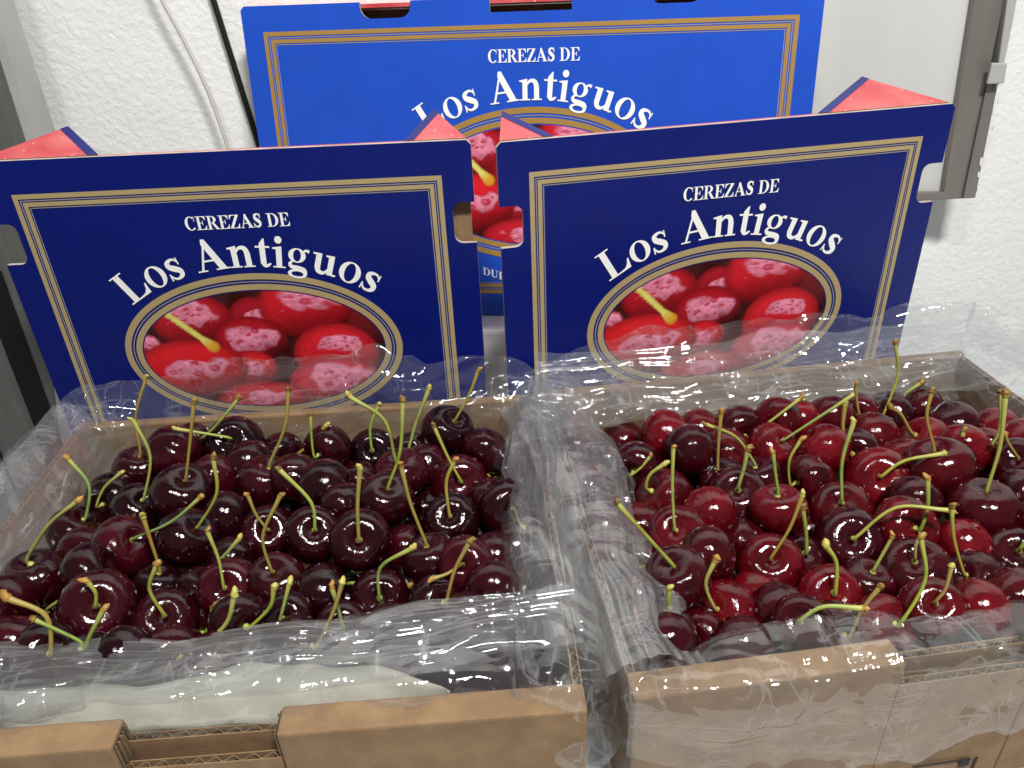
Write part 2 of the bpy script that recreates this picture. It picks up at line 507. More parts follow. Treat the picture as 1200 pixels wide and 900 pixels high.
def text_mesh(name, txt, place, size, parent, mat, base_y, xs=1.0):
    """place(s, h) maps the distance along the line and the height above it to panel x, z"""
    mb = MB()
    s = 0.0
    for ch in txt:
        adv, strokes = G[ch]
        mid = s + adv * xs * size / 2
        for k, st in enumerate(strokes):
            y = base_y - 0.00003 * k
            for q in st:
                mb.add([(lambda xz: (xz[0], y, xz[1]))(place(mid, (p[0] - adv / 2) * xs * size, p[1] * size)) for p in q], [tuple(range(len(q)))])
        s += adv * xs * size
    # every face looks forward (-y)
    for i, f in enumerate(mb.f):
        a = np.array([mb.v[j] for j in f])
        ar = sum(a[k][0] * a[(k + 1) % len(f)][2] - a[(k + 1) % len(f)][0] * a[k][2] for k in range(len(f)))
        if ar < 0: mb.f[i] = tuple(reversed(f))
    return mb.build(name, mat, parent)

def text_len(txt, size, xs=1.0): return sum(G[c][0] for c in txt) * size * xs

# ------------------------------------------------------------------ the printed oval picture of cherries
def value_noise(x, y, seed):
    r = np.random.default_rng(seed).random((64, 64))
    xi, yi = np.floor(x).astype(int), np.floor(y).astype(int)
    fx, fy = x - xi, y - yi
    fx, fy = fx * fx * (3 - 2 * fx), fy * fy * (3 - 2 * fy)
    g = lambda a, b: r[a % 64, b % 64]
    return (g(xi, yi) * (1 - fx) + g(xi + 1, yi) * fx) * (1 - fy) + (g(xi, yi + 1) * (1 - fx) + g(xi + 1, yi + 1) * fx) * fy

def cherry_picture(X, Y):
    """X right, Y down, in units where the oval is 455 x 248 round (600, 337)"""
    n1 = value_noise(X / 38, Y / 38, 1) - .5
    n2 = value_noise(X / 14, Y / 14, 2) - .5
    C = np.zeros(X.shape + (3,)); C[:] = s2l((58, 16, 16))
    C += (n1 * .012)[..., None]
    def sm(a, b, x): t = np.clip((x - a) / (b - a), 0, 1); return t * t * (3 - 2 * t)
    def fruit(cx, cy, rx, ry, dark, bright, px, py, prx, pry, drops, tilt=0.0, pink=(232, 142, 170)):
        nonlocal C
        rx, ry, prx, pry = rx * 1.10, ry * 1.12, prx * 1.05, pry * 1.12
        d = np.hypot((X - cx) / rx, (Y - cy) / ry) + n1 * .05 + n2 * .015
        a = 1 - sm(.95, 1.03, d)
        l = sm(-1.1, .7, -((Y - cy) / ry) * .8 - .15 * (X - cx) / rx)
        l = np.clip(l + n2 * .22 + n1 * .2, 0, 1)
        base = s2l(dark) * (1 - l)[..., None] + s2l(bright) * l[..., None]
        base = base * (1 - .45 * sm(.7, 1.0, d))[..., None]
        xr = (X - px) * math.cos(tilt) + (Y - py) * math.sin(tilt); yr = -(X - px) * math.sin(tilt) + (Y - py) * math.cos(tilt)
        e = np.hypot(xr / prx, yr / pry) + n1 * .75 + n2 * .14
        pk = (1 - sm(.80, 1.02, e)) * np.clip(.84 + .10 * n2 - .22 * (Y - py) / pry, .35, 1)
        base = base * (1 - pk)[..., None] + (s2l(pink) * (1 + n2 * .5)[..., None]) * pk[..., None]
        rq = np.random.default_rng(int(cx))
        drops = list(drops) + [(px + prx * rq.uniform(-1, 1), py + pry * rq.uniform(-1, 1), rq.uniform(4, 9)) for _ in range(int(prx * .14) + 2)]
        base = base * (1 - .55 * sm(-.1, 1.0, (Y - cy) / ry + .35 * (X - cx) / rx))[..., None]
        for (dx, dy, dr) in drops:
            dd = np.hypot((X - dx) / dr, (Y - dy) / (dr * .7))
            rim = (1 - sm(.75, 1.0, dd))
            base = base * (1 - rim * .85)[..., None] + s2l((176, 24, 50)) * (rim * .85)[..., None]
            hl = 1 - sm(.25, .5, np.hypot((X - dx) / dr + .2, (Y - dy) / (dr * .7) + .1))
            base = base * (1 - hl * .5)[..., None] + s2l((238, 120, 140)) * (hl * .5)[..., None]
        C = C * (1 - a)[..., None] + np.clip(base, 0, 1) * a[..., None]
    fruit(960, 250, 120, 120, (70, 14, 20), (120, 26, 30), 1000, 150, 20, 12, [])
    fruit(160, 300, 60, 50, (110, 20, 40), (170, 50, 70), 165, 285, 42, 24, [])
    fruit(360, 205, 140, 108, (110, 12, 22), (190, 26, 40), 350, 165, 85, 48, [(300, 175, 14), (345, 150, 12), (395, 150, 15), (320, 200, 12), (385, 175, 9)])
    fruit(590, 195, 85, 75, (90, 12, 22), (170, 24, 40), 598, 190, 42, 25, [(580, 180, 8)])
    fruit(785, 160, 160, 120, (140, 12, 24), (214, 32, 44), 800, 130, 110, 40, [(790, 140, 24), (860, 150, 16), (735, 118, 12), (830, 120, 10)], .1)
    fruit(555, 290, 125, 90, (100, 12, 20), (178, 22, 36), 565, 285, 95, 45, [(515, 292, 14), (580, 252, 18), (612, 278, 13), (550, 268, 10), (555, 315, 9)])
    fruit(545, 415, 85, 72, (130, 14, 26), (214, 32, 44), 545, 408, 55, 44, [(520, 400, 9), (560, 395, 8), (545, 425, 8)])
    fruit(870, 370, 150, 122, (144, 12, 26), (216, 34, 46), 890, 325, 75, 34, [(870, 330, 8), (895, 310, 6), (915, 335, 7), (890, 345, 9), (850, 318, 6), (935, 322, 6)])
    fruit(850, 485, 165, 95, (160, 20, 40), (210, 44, 66), 850, 470, 120, 58, [(835, 445, 14), (820, 498, 20), (890, 470, 10), (790, 470, 8), (905, 500, 12), (860, 510, 9)])
    fruit(310, 405, 195, 115, (160, 12, 26), (220, 32, 42), 325, 405, 125, 42, [(235, 415, 20), (325, 375, 16), (330, 425, 22), (395, 403, 25), (290, 440, 10)], -.12)
    fruit(560, 560, 170, 80, (120, 14, 26), (200, 30, 44), 560, 545, 90, 30, [])
    # fine droplets over everything that is fruit
    rd = np.random.default_rng(5)
    for q in range(260):
        dx, dy, dr = 600 + 455 * rd.uniform(-1, 1), 337 + 248 * rd.uniform(-1, 1), rd.uniform(3, 8)
        dd = np.hypot(X - dx, Y - dy) / dr
        a = (1 - sm(.4, 1.0, dd)) * .55 * (C[..., 0] > .12)
        C = C * (1 - a)[..., None] + np.clip(C * rd.choice([.62, 1.5]), 0, 1) * a[..., None]
    # the stem
    t = np.clip(((X - 265) * 145 + (Y - 160) * 150) / (145 ** 2 + 150 ** 2), 0, 1)
    d = np.hypot(X - 265 - 145 * t, Y - 160 - 150 * t)
    wd = 13 + 14 * np.clip((t - .75) / .25, 0, 1)
    a = 1 - sm(.8, 1.05, d / wd)
    cc = s2l((228, 216, 110)) * (1 - np.clip((t - .8) / .2, 0, 1))[..., None] + s2l((224, 158, 44)) * np.clip((t - .8) / .2, 0, 1)[..., None]
    cc = cc * (1 + n2 * .15 - .35 * np.clip((d / wd), 0, 1) ** 2)[..., None]
    C = C * (1 - a)[..., None] + cc * a[..., None]
    return np.clip(C, 0, 1)

def oval_picture(name, cx, cz, rx, rz, y, parent):
    nr, na = 90, 200
    r = np.linspace(0.004, 1, nr)[None, :]
    a = np.linspace(0, 2 * np.pi, na, endpoint=False)[:, None]
    U, V = r * np.cos(a), r * np.sin(a)
    Pp = np.stack([cx + rx * U, np.full_like(U, y), cz + rz * V], -1)
    c = cherry_picture(600 + 455 * U, 337 - 248 * V)
    cols = np.concatenate([c, np.ones(c.shape[:2] + (1,))], -1)
    # face winding so that the print faces -y
    return grid_mesh(name, Pp[::-1], M['picture'], parent, smooth=False, closed=True, colors=cols[::-1])

# ------------------------------------------------------------------ printed lids
def rrect_notch(x, v0, v1, depth, side, rad=0.006, n=4):
    """points of a rounded notch cut into a vertical edge at x, from v0 down to v1 (z values, v0 > v1)"""
    out = []
    s = 1 if side == 'L' else -1       # direction into the panel
    xi = x + s * depth
    out.append((x, v0))
    for k in range(n + 1):
        a = math.pi / 2 * k / n
        out.append((xi - s * rad + s * rad * math.sin(a), v0 - rad + rad * math.cos(a)))
    for k in range(n + 1):
        a = math.pi / 2 * k / n
        out.append((xi - s * rad + s * rad * math.cos(a), v1 + rad - rad * math.sin(a)))
    out.append((x, v1))
    return out

def line_frame(mb, hw, z0, z1, wd, y):
    """rectangular line: outer half width hw, from z0 up to z1, line width wd"""
    O = [(-hw, z0), (hw, z0), (hw, z1), (-hw, z1)]
    I = [(-hw + wd, z0 + wd), (hw - wd, z0 + wd), (hw - wd, z1 - wd), (-hw + wd, z1 - wd)]
    vs = [(p[0], y, p[1]) for p in O + I]
    mb.add(vs, [(0, 1, 5, 4), (1, 2, 6, 5), (2, 3, 7, 6), (3, 0, 4, 7)])

def line_oval(mb, cx, cz, rx, rz, wd, y, n=96):
    vs, fs = [], []
    for i in range(n):
        a = 2 * math.pi * i / n
        vs += [(cx + rx * math.cos(a), y, cz + rz * math.sin(a)), (cx + (rx - wd) * math.cos(a), y, cz + (rz - wd) * math.sin(a))]
    for i in range(n):
        j = (i + 1) % n
        fs.append((2 * i, 2 * j, 2 * j + 1, 2 * i + 1))
    mb.add(vs, fs)

def printed_artwork(root, H, hw, top, ov_cx, ov_cz, gold, base_z, extra=None):
    y = -0.0003
    g, p = MB(), MB()
    bot = 0.021
    line_frame(g, hw, bot, H - top, 0.0034, y)
    line_frame(p, hw - 0.0043, bot + 0.0043, H - top - 0.0043, 0.0007, y)
    line_frame(g, hw - 0.0058, bot + 0.0058, H - top - 0.0058, 0.0030, y)
    line_frame(p, hw - 0.0096, bot + 0.0096, H - top - 0.0096, 0.0006, y)
    rx, rz = 0.1065, 0.0635
    line_oval(g, ov_cx, ov_cz, rx, rz, 0.0048, y)
    line_oval(p, ov_cx, ov_cz, rx - 0.0062, rz - 0.0062, 0.0008, y)
    line_oval(g, ov_cx, ov_cz, rx - 0.0084, rz - 0.0084, 0.0046, y)
    g.build('gold_lines', gold, root)
    p.build('pale_lines', M['pale_line'], root)
    oval_picture('oval_picture', ov_cx, ov_cz, rx - 0.0140, rz - 0.0140, y, root)
    xs = 0.074 / text_len('CEREZAS DE', 0.0098)
    w0 = -0.037
    text_mesh('lettering', 'CEREZAS DE', lambda s, dx, h: (ov_cx + 0.001 + w0 + s + dx, base_z + h), 0.0098, root, M['white_ink'], y - 0.0002, xs)
    # "Los Antiguos" on an arc over the oval
    ea, eb = 0.1135, 0.0685
    th = np.linspace(math.pi, 0, 1200)
    ex, ez = ea * np.cos(th), eb * np.sin(th)
    sl = np.concatenate([[0], np.cumsum(np.hypot(np.diff(ex), np.diff(ez)))])
    size = 0.0236
    nat = text_len('Los Antiguos', size)
    target = 0.1890
    xs2 = target / nat
    s0 = sl[-1] / 2 - target / 2
    def arc(s, dx, h):
        q = s0 + s
        x, z = np.interp(q, sl, ex), np.interp(q, sl, ez)
        tx, tz = np.interp(q + 1e-3, sl, ex) - x, np.interp(q + 1e-3, sl, ez) - z
        l = math.hypot(tx, tz); tx, tz = tx / l, tz / l
        return (ov_cx + x + tx * dx - tz * h, ov_cz + z + tz * dx + tx * h)
    text_mesh('lettering', 'Los Antiguos', arc, size, root, M['white_ink'], y - 0.0003, xs2)

def flap_piece(root, corner, tip, inner, strip=0.006):
    """corner flap folded back from the top edge; printed red with a blue strip along its slanting inner edge"""
    c, t, i = (np.array(q, float) for q in (corner, tip, inner))
    nrm = np.cross(t - c, i - c); nrm /= np.linalg.norm(nrm)
    if nrm[2] < 0: nrm = -nrm
    th = 0.003
    mb = MB()
    up = [c, i, t]
    mb.add([tuple(q) for q in up] + [tuple(q - nrm * th) for q in up], [(0, 1, 2), (5, 4, 3), (0, 3, 4, 1), (1, 4, 5, 2), (2, 5, 3, 0)])
    mb.mi = [0, 1, 1, 1, 1]
    o = mb.build('corner_flap', [M['red_print'], M['kraft']], root)
    d = c - i; e = t - i
    ln = np.linalg.norm(np.cross(d, e)) / np.linalg.norm(e)     # distance of the corner from the slanting edge
    f = strip / ln
    lift = nrm * 0.0003
    q = [i + lift, t + lift, t + (c - t) * f + lift, i + d * f + lift]
    s = MB().add([tuple(x) for x in q], [(0, 1, 2, 3)])
    s.build('blue_edge', M['navy'], o)

def make_lid(loc, rotz, lean, Wd, H, mat, label, flaps, notches, gold, hw, top, ov, base_z, top_cuts=None, inner=()):
    root = empty('box_lid', loc, (-lean, 0, rotz))
    tag(root, label, 'box lid', 'printed cherry box lids')
    h2 = Wd / 2
    pts = [(-h2, 0), (h2, 0)]
    if 'R' in notches: pts += list(reversed(rrect_notch(h2, H - 0.0425, H - 0.0725, 0.0155, 'R')))
    rr = 0.003
    pts += [(h2, H - rr), (h2 - rr, H)]
    if top_cuts:
        for (x0, x1, dep, rad) in sorted(top_cuts, reverse=True):
            if rad:
                pts.append((x1, H))
                for k in range(6):
                    a = math.pi / 2 * k / 5
                    pts.append((x1 - rad + rad * math.cos(a), H - dep + rad - rad * math.sin(a)))
                for k in range(6):
                    a = math.pi / 2 * k / 5
                    pts.append((x0 + rad - rad * math.sin(a), H - dep + rad - rad * math.cos(a)))
                pts.append((x0, H))
            else:
                pts += [(x1, H), (x1, H - dep), (x0, H - dep), (x0, H)]
    pts += [(-h2 + rr, H), (-h2, H - rr)]
    if 'L' in notches: pts += rrect_notch(-h2, H - 0.0435, H - 0.0735, 0.0165, 'L')
    MB().prism(pts, 0.0, 0.0035, mi_front=0, mi_side=1).build('panel', [mat, M['panel_edge']], root)
    # low fold along the top edge, cut back between the corners
    if not top_cuts:
        MB().box(-h2 + 0.004, h2 - 0.004, 0.0036, 0.0095, H - 0.0032, H - 0.0008).build('top_fold', M['red_print'], root)
    else:
        MB().box(-h2 + 0.004, h2 - 0.004, 0.0036, 0.045, H - 0.0040, H - 0.0010).build('top_fold', M['red_print'], root)
        # kraft tray wall seen through the cut-outs
        MB().box(-h2 + 0.006, h2 - 0.006, 0.020, 0.023, H - 0.10, H - 0.0045).build('inner_wall', M['kraft'], root)
    MB().box(-h2 + 0.001, h2 - 0.001, 0.0037, 0.028, 0.0005, 0.0035).build('bottom_fold', M['kraft'], root)
    for sx, zt in inner:
        x0, x1 = (h2 - 0.024, h2 - 0.003) if sx > 0 else (-h2 + 0.003, -h2 + 0.024)
        MB().box(x0, x1, 0.0075, 0.0105, H - 0.12, H - zt).build('inner_flap', M['kraft'], root)
    printed_artwork(root, H, hw, top, ov[0], ov[1], gold, base_z)
    for f in flaps: flap_piece(root, *f)
    return root

LIDH = 0.283
def to_local(P, loc, rotz):
    d = np.array(P) - np.array(loc)
    c, s = math.cos(rotz), math.sin(rotz)
    return (d[0] * c + d[1] * s, -d[0] * s + d[1] * c, d[2])

LL = ((-0.1906, 0.5344, -0.015), math.radians(0.07))
LR = ((0.1643, 0.5511, -0.015), math.radians(9.92))
def flaps_for(L, a, b):
    out = []
    for sx, (tip, inx) in ((-1, a), (1, b)):
        t = to_local(tip, *L)
        out.append(((sx * 0.167, 0.0042, LIDH + 0.0004), t, (inx, 0.0042, LIDH + 0.0004)))
    return out
lid_left = make_lid(LL[0], LL[1], 0.0, 0.34, LIDH, M['navy'], 'navy blue printed lid standing behind the left cherry box',
    flaps_for(LL, ((-0.3108, 0.5816, 0.280), -0.083), ((-0.0476, 0.5832, 0.280), 0.125)), 'LR', M['gold'], 0.1485, 0.0230, (0.001, LIDH - 0.1515), LIDH - 0.0537, inner=((1, .035),))
lid_right = make_lid(LR[0], LR[1], 0.0, 0.34, LIDH, M['navy'], 'navy blue printed lid standing askew behind the right cherry box',
    flaps_for(LR, ((0.0015, 0.5653, 0.280), -0.130), ((0.2843, 0.6368, 0.280), 0.063)), 'LR', M['gold'], 0.1485, 0.0213, (0.0, LIDH - 0.1505), LIDH - 0.0523)

LB = (0.016, 0.6371, 0.0877)
lid_back = make_lid(LB, math.radians(-7.28), math.radians(8.2), 0.46, 0.26, M['blue'], 'wider bright blue printed lid leaning back against the wall behind both navy lids',
    [], '', M['gold_bright'], 0.213, 0.0195, (0.0085, 0.26 - 0.1450), 0.26 - 0.0475,
    top_cuts=[(-0.1300, -0.0885, 0.0122, 0.009), (-0.0248, 0.0398, 0.0106, 0), (0.1010, 0.1380, 0.0085, 0.007)])
text_mesh('lettering', 'DUI', lambda s, dx, h: (-0.0385 + s + dx, 0.0385 - 0.28 * (s + dx) + h), 0.0068, lid_back, M['white_ink'], -0.0006)

# white block the wide lid stands on
fb = empty('foam_block', (0.0, 0.655, -0.70), (0, 0, math.radians(-7.28)))
tag(fb, 'white block behind the table, under the wide blue lid', 'block')
MB().box(-0.20, 0.08, -0.046, 0.042, 0.0, 0.7872).build('body', M['ledge'], fb, bevel=0.003)

# ------------------------------------------------------------------ things on and by the wall
def tube(name, pts, r, mat, parent=None, n=10, sub=6):
    P = np.array(pts, float)
    Q = np.vstack([2 * P[0] - P[1], P, 2 * P[-1] - P[-2]])
    c = []
    for i in range(1, len(Q) - 2):
        for k in range(sub):
            t = k / sub
            a, b, cc, d = Q[i - 1], Q[i], Q[i + 1], Q[i + 2]
            c.append(0.5 * (2 * b + (cc - a) * t + (2 * a - 5 * b + 4 * cc - d) * t * t + (3 * b - a - 3 * cc + d) * t ** 3))
    c.append(Q[-2]); c = np.array(c)
    T = np.gradient(c, axis=0); T /= np.linalg.norm(T, axis=1)[:, None]
    ref = np.array([0.3, 1, 0.2]); A = np.cross(T, ref); A /= np.linalg.norm(A, axis=1)[:, None]; B = np.cross(T, A)
    ang = np.linspace(0, 2 * np.pi, n, endpoint=False)
    rr = np.broadcast_to(np.asarray(r, float), (len(c),)) if np.ndim(r) == 0 else np.interp(np.linspace(0, 1, len(c)), np.linspace(0, 1, len(r)), r)
    G_ = c[None] + (np.cos(ang)[:, None, None] * A[None] + np.sin(ang)[:, None, None] * B[None]) * rr[None, :, None]
    return grid_mesh(name, G_, mat, parent, closed=True)

yb = WALL_Y - 0.006
o = tube('black_cable', [at_y(u, v, yb) for u, v in ((228, -70), (250, 0), (277, 86), (303, 170), (330, 260), (352, 330))], 0.0026, M['black'])
tag(o, 'thin straight black cable running down the white wall', 'cable')
yc = WALL_Y - 0.022
o = tube('pale_cable', [at_y(u, v, yc) for u, v in ((160, -60), (190, 0), (216, 48), (240, 98), (256, 140), (268, 178), (280, 240), (290, 310))], 0.0017, M['clear_cable'])
tag(o, 'pale translucent cable hanging in a curve in front of the wall', 'cable')

def slab(name, quad, y0, y1, mat, parent, bevel=0):
    """quad of photo corners on the plane y0, given thickness back to y1"""
    f = [at_y(u, v, y0) for u, v in quad]
    mb = MB()
    n = len(f)
    mb.add([tuple(p) for p in f] + [(p[0], y1, p[2]) for p in f], [tuple(range(n)), tuple(range(2 * n - 1, n - 1, -1))] + [(i, i + n, (i + 1) % n + n, (i + 1) % n) for i in range(n)])
    return mb.build(name, mat, parent, bevel=bevel)

sp = empty('steel_cabinet', (-0.42, 0.66, -0.6))
tag(sp, 'grey steel cabinet with a dark vertical groove at the far left', 'cabinet')
def wslab(name, quad, y0, y1, mat, root, bevel=0):
    o = slab(name, quad, y0, y1, mat, None, bevel)
    o.parent = root
    bpy.context.view_layer.update()
    o.matrix_parent_inverse = root.matrix_world.inverted()
    return o
bpy.context.view_layer.update()
wslab('sheet', [(-300, 1000), (124, 1000), (28, 165), (-60, -110), (-420, -110)], 0.665, 0.69, M['steel'], sp)
wslab('edge_trim', [(124.5, 1000), (150, 1000), (44, 166), (-48, -110), (-59.5, -110), (28.5, 165)], 0.668, 0.70, M['grey_trim'], sp)
wslab('groove', [(150, 760), (84, 560), (66, 500), (1, 318), (-30, 318), (40, 500), (58, 560), (124, 760)], 0.6635, 0.6645, M['black'], sp)
wslab('seam', [(60, 700), (19, 577), (-12, 500), (-14, 500), (16, 577), (56, 700)], 0.6635, 0.6645, M['black'], sp)

rb = empty('white_board', (0.36, 0.72, 0.1))
tag(rb, 'smooth white board hanging on the wall behind the right lid', 'board')
bpy.context.view_layer.update()
wslab('face', [(930, 240), (1104, 226), (1152, -70), (930, -70)], 0.708, 0.722, M['board'], rb)
rr_ = empty('steel_rail', (0.44, 0.70, 0.15))
tag(rr_, 'worn steel rail with chipped edge beside the white board', 'rail')
bpy.context.view_layer.update()
wslab('web', [(1060, 236), (1128, 233), (1192, -70), (1153, -70), (1106, 226), (1060, 226)], 0.700, 0.7065, M['rail'], rr_, 0.0008)
wslab('side_lip', [(1128.5, 233), (1143, 232), (1171, 92), (1158, 94)], 0.697, 0.7055, M['rail'], rr_, 0.0006)
wslab('bracket', [(1166, 106), (1173, 96), (1188, 22), (1205, -70), (1190.5, -70)], 0.694, 0.7245, M['grey_trim'], rr_, 0.001)
wslab('bracket', [(1157, 99), (1177, 98), (1181, 74), (1163, 74)], 0.690, 0.6935, M['grey_trim'], rr_, 0.001)
for (u, v, s) in ((1171, 118, 3), (1166, 150, 2.2), (1151, 190, 5), (1147, 205, 3), (1164, 132, 1.6), (1146, 222, 2.4)):
    pts = [(u + s * .7 * math.cos(a) * random.uniform(.6, 1.2), v + s * 1.3 * math.sin(a) * random.uniform(.6, 1.2)) for a in np.linspace(0, -2 * np.pi, 9)[:-1]]
    pts = [(min(p[0], 1166 - (p[1] - 118) * .21 + 4), p[1]) for p in pts]
    wslab('paint_chip', pts, 0.6962, 0.6968, M['chip'], rr_)

# ------------------------------------------------------------------ cardboard trays
BW, BD, RIM = 0.34, 0.278, 0.085
BOX = {'left': ((-0.1427, 0.2185, 0.0), math.radians(2.116)), 'right': ((0.2179, 0.2466, 0.0), math.radians(5.769))}
def to_world(which, p):
    (x, y, z), r = BOX[which]
    c, s = math.cos(r), math.sin(r)
    p = np.asarray(p, float)
    return np.stack([x + p[..., 0] * c - p[..., 1] * s, y + p[..., 0] * s + p[..., 1] * c, z + p[..., 2]], -1)
def from_world(which, P):
    (x, y, z), r = BOX[which]
    c, s = math.cos(r), math.sin(r)
    P = np.asarray(P, float)
    dx, dy = P[..., 0] - x, P[..., 1] - y
    return np.stack([dx * c + dy * s, -dx * s + dy * c, P[..., 2] - z], -1)

def board(name, a, b, z0, z1, th, nrm, parent, flutes=True):
    """corrugated board standing on the line a-b: two liners and a wavy core, its open edge on top"""
    a, b, nrm = np.array(a, float), np.array(b, float), np.array(nrm, float)
    L = np.linalg.norm(b - a); t = (b - a) / L
    mb = MB()
    li = 0.0006
    def slab2(d0, d1, zz0, zz1, mi):
        q = []
        for z in (zz0, zz1):
            for p, d in ((a, d0), (b, d0), (b, d1), (a, d1)):
                xy = p + nrm * d
                q.append((xy[0], xy[1], z))
        mb.add(q, [(3, 2, 1, 0), (4, 5, 6, 7), (0, 1, 5, 4), (1, 2, 6, 5), (2, 3, 7, 6), (3, 0, 4, 7)], mi)
    slab2(0, li, z0, z1, 0)
    slab2(th - li, th, z0, z1, 0)
    n = max(4, int(L / 0.0012))
    vs, fs = [], []
    for i in range(n + 1):
        s = L * i / n
        d = th / 2 + (th / 2 - li) * math.sin(2 * math.pi * s / 0.0078 + 0.9 * math.sin(s * 61) + .5 * math.sin(s * 173)) * (0.86 + .12 * math.sin(s * 97))
        for dd in (-0.00025, 0.00025):
            xy = a + t * s + nrm * (d + dd)
            vs += [(xy[0], xy[1], z1 - 0.010), (xy[0], xy[1], z1 - 0.0004)]
    for i in range(n):
        k = 4 * i
        fs += [(k, k + 4, k + 5, k + 1), (k + 2, k + 3, k + 7, k + 6), (k + 1, k + 5, k + 7, k + 3)]
    mb.add(vs, fs, 1)
    slab2(li, th - li, z0, z1 - 0.0105, 1)
    return mb.build(name, [M['kraft'], M['kraft_dark']], parent)

def make_tray(which, label):
    loc, rz = BOX[which]
    root = empty('cherry_box', loc, (0, 0, rz))
    tag(root, label, 'cardboard box', 'open cardboard cherry boxes')
    h = BW / 2
    g0, g1 = -0.040, 0.0315          # the low middle of the long walls
    MB().box(-h + 0.004, h - 0.004, 0.004, BD - 0.004, -0.0145, -0.011).build('floor', M['kraft'], root)
    # rolled-over front wall: two taller hollow blocks and a low middle with open flutes
    for x0, x1 in ((-h, g0), (g1, h)):
        MB().box(x0, x1, 0.0, 0.0155, -0.0148, RIM).build('front_wall', M['kraft'], root, bevel=0.0014)
    for xe, sg in ((g0, 1), (g1, -1)):      # raw cut ends of the rolled wall: dark plate paints the shade in the recess between plies
        MB().box(min(xe + sg * .0003, xe + sg * .0006), max(xe + sg * .0003, xe + sg * .0006), 0.0014, 0.0141, RIM - 0.030, RIM - 0.0014).build('raw_end', M['recess_shade'], root)
        for k in range(5):
            yk = 0.0016 + 0.0026 * k
            q0, q1 = xe + sg * .0007, xe + sg * (.0013 + .0005 * (k % 3))
            MB().box(min(q0, q1), max(q0, q1), yk, yk + 0.0007, RIM - 0.028, RIM - 0.0016 - .0006 * (k % 2)).build('ply_edge', M['kraft_dark'], root)
    board('front_wall_low', (g0 + 0.0004, 0.0008), (g1 - 0.0004, 0.0008), -0.0148, RIM - 0.017, 0.0045, (0, 1), root)
    board('front_wall_low', (g0 + 0.0004, 0.0105), (g1 - 0.0004, 0.0105), -0.0148, RIM - 0.0105, 0.0045, (0, 1), root)
    # side walls, two plies with the raw edge up
    for s in (-1, 1):
        board('side_wall', (s * (h - 0.0002), 0.0160), (s * (h - 0.0002), BD - 0.0085), -0.0148, RIM - 0.0015, 0.0045, (-s, 0), root)
    # back wall, folded over at the top
    MB().box(-h, h, BD - 0.008, BD, -0.0148, RIM + 0.001).build('back_wall', M['kraft'], root, bevel=0.0016)
    return root

tray_l = make_tray('left', 'open kraft cardboard box on the left, lined with clear film and full of dark cherries')
tray_r = make_tray('right', 'open kraft cardboard box on the right, film hanging over its front, full of redder cherries')
# printed black mark on the front of the right box
mk = MB()
mk.box(-0.0180, 0.0140, -0.0004, -0.0001, 0.0016, 0.0028)
mk.box(0.0085, 0.0140, -0.00045, -0.00012, -0.0035, 0.0015)
mk.box(0.0170, 0.0182, -0.0004, -0.0001, -0.0130, 0.0024)
mk.build('printed_mark', M['ink'], tray_r)

# ------------------------------------------------------------------ cherries
# (x, y, radius) of every fruit in the photograph, then the stems (base, middle, tip)
FRUIT = {'left': [
 (163,550,28),(207,529,30),(279,515,32),(216,577,35),(135,586,30),(162,597,28),(90,625,32),(144,640,35),(219,631,34),(267,604,28),(312,565,33),(290,545,30),(315,625,32),(368,628,31),(30,681,38),
 (385,526,27),(436,529,26),(376,572,31),(472,556,30),(526,505,29),(568,529,27),(538,565,33),(451,586,30),(403,595,26),(530,610,31),(597,594,32),(421,636,34),(478,645,28),(505,657,32),(547,663,30),
 (580,655,31),(376,693,32),(445,702,33),(577,690,30),(512,708,31),(116,711,42),(195,729,38),(18,752,32),(54,768,34),(100,778,33),(267,690,34),(324,681,31),(282,730,34),(205,768,34),(186,688,27),
 (338,722,27),(146,770,30),(105,668,30),(270,655,26),(330,533,26),(480,533,24),(250,560,27),(500,545,24),(575,585,26),(0,710,32),(345,560,26),(250,775,30),(400,735,30),(235,690,25),(602,640,27),(-25,730,34),(350,755,30),(455,740,30),(550,725,30),(100,645,26),(232,510,22)],
 'right': [
 (781,512,28),(748,545,26),(807,529,28),(865,503,26),(853,530,28),(905,525,28),(910,496,26),(777,585,32),(849,566,28),(890,562,28),(862,585,36),(795,630,35),(795,677,35),(871,640,31),(900,666,36),(851,717,34),(912,720,37),
 (781,742,31),(750,700,27),(750,667,27),(752,738,30),(911,598,28),(820,745,29),(748,618,28),(935,494,25),(972,490,27),(963,527,28),(1025,512,29),(1040,488,29),(1085,520,30),(1118,500,29),(1028,563,37),(1097,550,37),
 (1157,532,30),(1150,598,38),(948,562,27),(985,600,36),(1196,545,29),(1196,580,29),(1070,587,28),(992,637,38),(1060,617,33),(1070,670,38),(1140,683,35),(1188,655,37),(937,657,28),(972,697,32),(1033,734,34),(1130,640,28),
 (975,738,30),(1095,715,32),(1188,702,34),(1015,685,28),(945,740,30),(1000,530,27),(1060,540,27),(1130,525,26),(830,600,27),(830,650,28),(885,700,28),(1230,620,36),(1235,560,33),(1230,690,35),(1150,715,30),(870,755,30),(725,770,30),(1178,505,28),(1225,520,29),(820,505,24),(1005,487,25),(1075,480,26)]}
